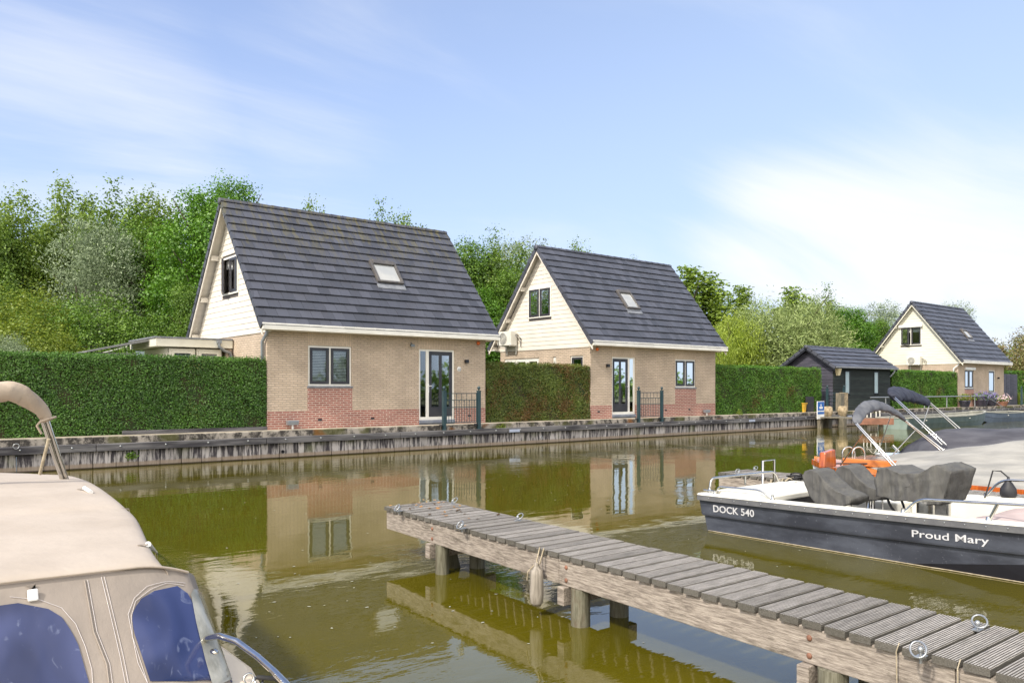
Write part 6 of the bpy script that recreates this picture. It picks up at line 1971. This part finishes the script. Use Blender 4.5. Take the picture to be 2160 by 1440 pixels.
tree('ybush', 30, 585, 28, 'yellow green shrub at the left edge over the hedge', 'shrub', group=g1, wk=1.25)
tree('ybush', 115, 690, 26, 'low bright yellow shrub just above the hedge top', 'shrub', group=g1)
tree('bush', 215, 610, 29, 'dense dark green shrub under the silver willow', 'shrub', group=g1, wk=1.1)
tree('bush', 330, 650, 29, 'dark green shrub left of the cream garden room', 'shrub', group=g1)
tree('bush', 110, 620, 31, 'green shrub between the yellow bush and the dark one', 'shrub', group=g1)
tree('silver', 12, 700, 24, 'small pale grey shrub peeping over the hedge at the left edge', 'shrub', group=g1, wk=1.3)
tree('maple2', 395, 590, 29, 'leafy lower tree touching the left eave of the nearest house', group=g1)
tree('poplar', 180, 415, 46, 'poplar standing farther back between the two tallest left poplars', group=g1, wk=1.4)
tree('poplar2', 85, 430, 46, 'darker poplar farther back behind the light left poplars', group=g1, wk=1.4)
tree('poplar', 275, 430, 47, 'poplar farther back, right of the silver willow', group=g1, wk=1.3)
tree('maple2', 345, 440, 42, 'green tree left of the big maple and behind the willows', group=g1, wk=1.1)
g2 = 'trees showing behind the brick houses'
tree('poplar', 655, 418, 44, 'sparse twig top showing above the middle of the mossy ridge', group=g2, wk=.7)
tree('poplar2', 797, 418, 44, 'green treetop above the mossy ridge, the larger of the right pair', group=g2, wk=.9)
tree('poplar', 852, 446, 45, 'small treetop above the mossy ridge at its right part', group=g2, wk=.9)
tree('maple2', 985, 497, 42, 'leafy tree rising from behind the right end of the mossy roof', group=g2)
tree('poplar2', 1045, 478, 42, 'tallest green tree between the two nearest roofs', group=g2, wk=1.2)
tree('silver', 1085, 492, 46, 'greyish tree behind the left eave of the middle house', group=g2, wk=1.1)
tree('maple2', 1075, 560, 40, 'lower bright green tree beside the cream gable of the middle house', group=g2)
tree('maple', 1020, 600, 40, 'dark leafy tree low in the gap between the two nearest houses', group=g2)
tree('poplar', 1213, 506, 50, 'small treetop above the ridge of the middle house', group=g2, wk=.9)
tree('poplar2', 1335, 541, 54, 'tiny treetop at the right of the middle house ridge', group=g2, wk=.6)
g3 = 'trees between the middle and farthest house'
tree('slim', 1445, 562, 58, 'slender poplar touching the right slope of the middle roof', group=g3, wk=2.0)
tree('slim', 1487, 572, 58, 'second slender poplar, just right of the first beside the roof', group=g3, wk=2.1)
tree('slim', 1556, 602, 62, 'narrow pointed poplar standing alone against the sky', group=g3, wk=1.7)
tree('weep', 1545, 648, 50, 'yellow green weeping willow right of the middle house', group=g3, wk=1.0)
tree('weep', 1520, 680, 46, 'drooping yellow willow branches against the middle house wall', group=g3, wk=.7)
tree('gwillow', 1655, 612, 53, 'wide grey green bushy willow behind the black shed', group=g3, wk=.95)
tree('slim', 1668, 604, 66, 'poplar tip peeking over the bushy willow', group=g3, wk=1.9)
tree('poplar2', 1748, 598, 66, 'tall dark poplar behind the right shoulder of the bushy willow', group=g3, wk=1.3)
tree('maple', 1800, 645, 58, 'round dark green tree between bushy willow and farthest house', group=g3, wk=1.2)
tree('silver', 1862, 632, 68, 'greyish green tree top left of the farthest house', group=g3, wk=1.4)
tree('maple2', 1858, 668, 62, 'bright green tree against the left slope of the farthest roof', group=g3)
tree('silver', 2012, 630, 72, 'wispy treetop above the ridge of the farthest house', group=g3, wk=.8)
tree('rust', 2118, 712, 60, 'reddish brown shrubby tree at the right of the farthest house', group='plants past the farthest house')
tree('rust', 2170, 690, 64, 'rusty leaved tree at the right picture edge', group='plants past the farthest house')
tree('ybush', 2155, 775, 60, 'bright green shrub in the garden past the dark door', 'shrub', group='plants past the farthest house')
tree('ybush', 2150, 825, 57, 'low yellow shrub behind the far iron gate', 'shrub', group='plants past the farthest house')
tree('maple2', 2210, 740, 75, 'green tree beyond the right picture edge', group='plants past the farthest house')

# far wood closing the view low down
def wood(name, pts, n, label, seed):
    me = crown(name, pts, n, 'leaf_poplar_dark', .34, .24, seed, .5, 14, .4)
    return link(name, me, None, V(0, 0, 0), kind='stuff', label=label, category='wood')
bl = []
rg_ = random.Random(4)
for i in range(60):
    u = -500 + i * 48; dep = 52 + rg_.uniform(-3, 6) + max(0, (u - 1300)) * .035
    vt = np.interp(u, [-500, 0, 300, 700, 1000, 1200, 1450, 1600, 1800, 2100, 2400], [520, 520, 520, 600, 600, 640, 680, 690, 700, 740, 740])
    c = AD(u, vt, dep); h_ = c.z - Z0
    for f in (.25, .55, .82): bl.append((c.x + rg_.uniform(-.5, .5), c.y + rg_.uniform(-1, 1), Z0 + h_ * f, 2.0, 1.4, h_ * .24))
wood('far_wood', bl, 90000, 'continuous mass of dark foliage far behind houses and garden trees', 3)

# ------------------------------------------------------------ the other bank, behind the viewer: it shows mirrored in the window panes
sheet('opposite_bank', -400, -900, 700, -30, Z0 - .1, 'earth')
bl = []
for i in range(46):
    x_ = -30 + i * 3.0; h_ = 3.2 + 1.2 * math.sin(i * 1.7) + rg_.uniform(-.6, .6)
    for f in (.2, .5, .8): bl.append((x_, -46 + rg_.uniform(-2, 2), Z0 + h_ * f, 2.2, 1.6, h_ * .27))
me = crown('opposite_wood', bl, 24000, 'leaf_shrub', .45, .3, 8, .5, 12, .4)
link('opposite_wood', me, None, V(0, 0, 0), kind='stuff', label='trees of the opposite bank mirrored in the window panes', category='wood')
copy_thing(h2, (16, -33, Z0), 'cream gabled house of the opposite bank mirrored in the nearest window panes', R(180))
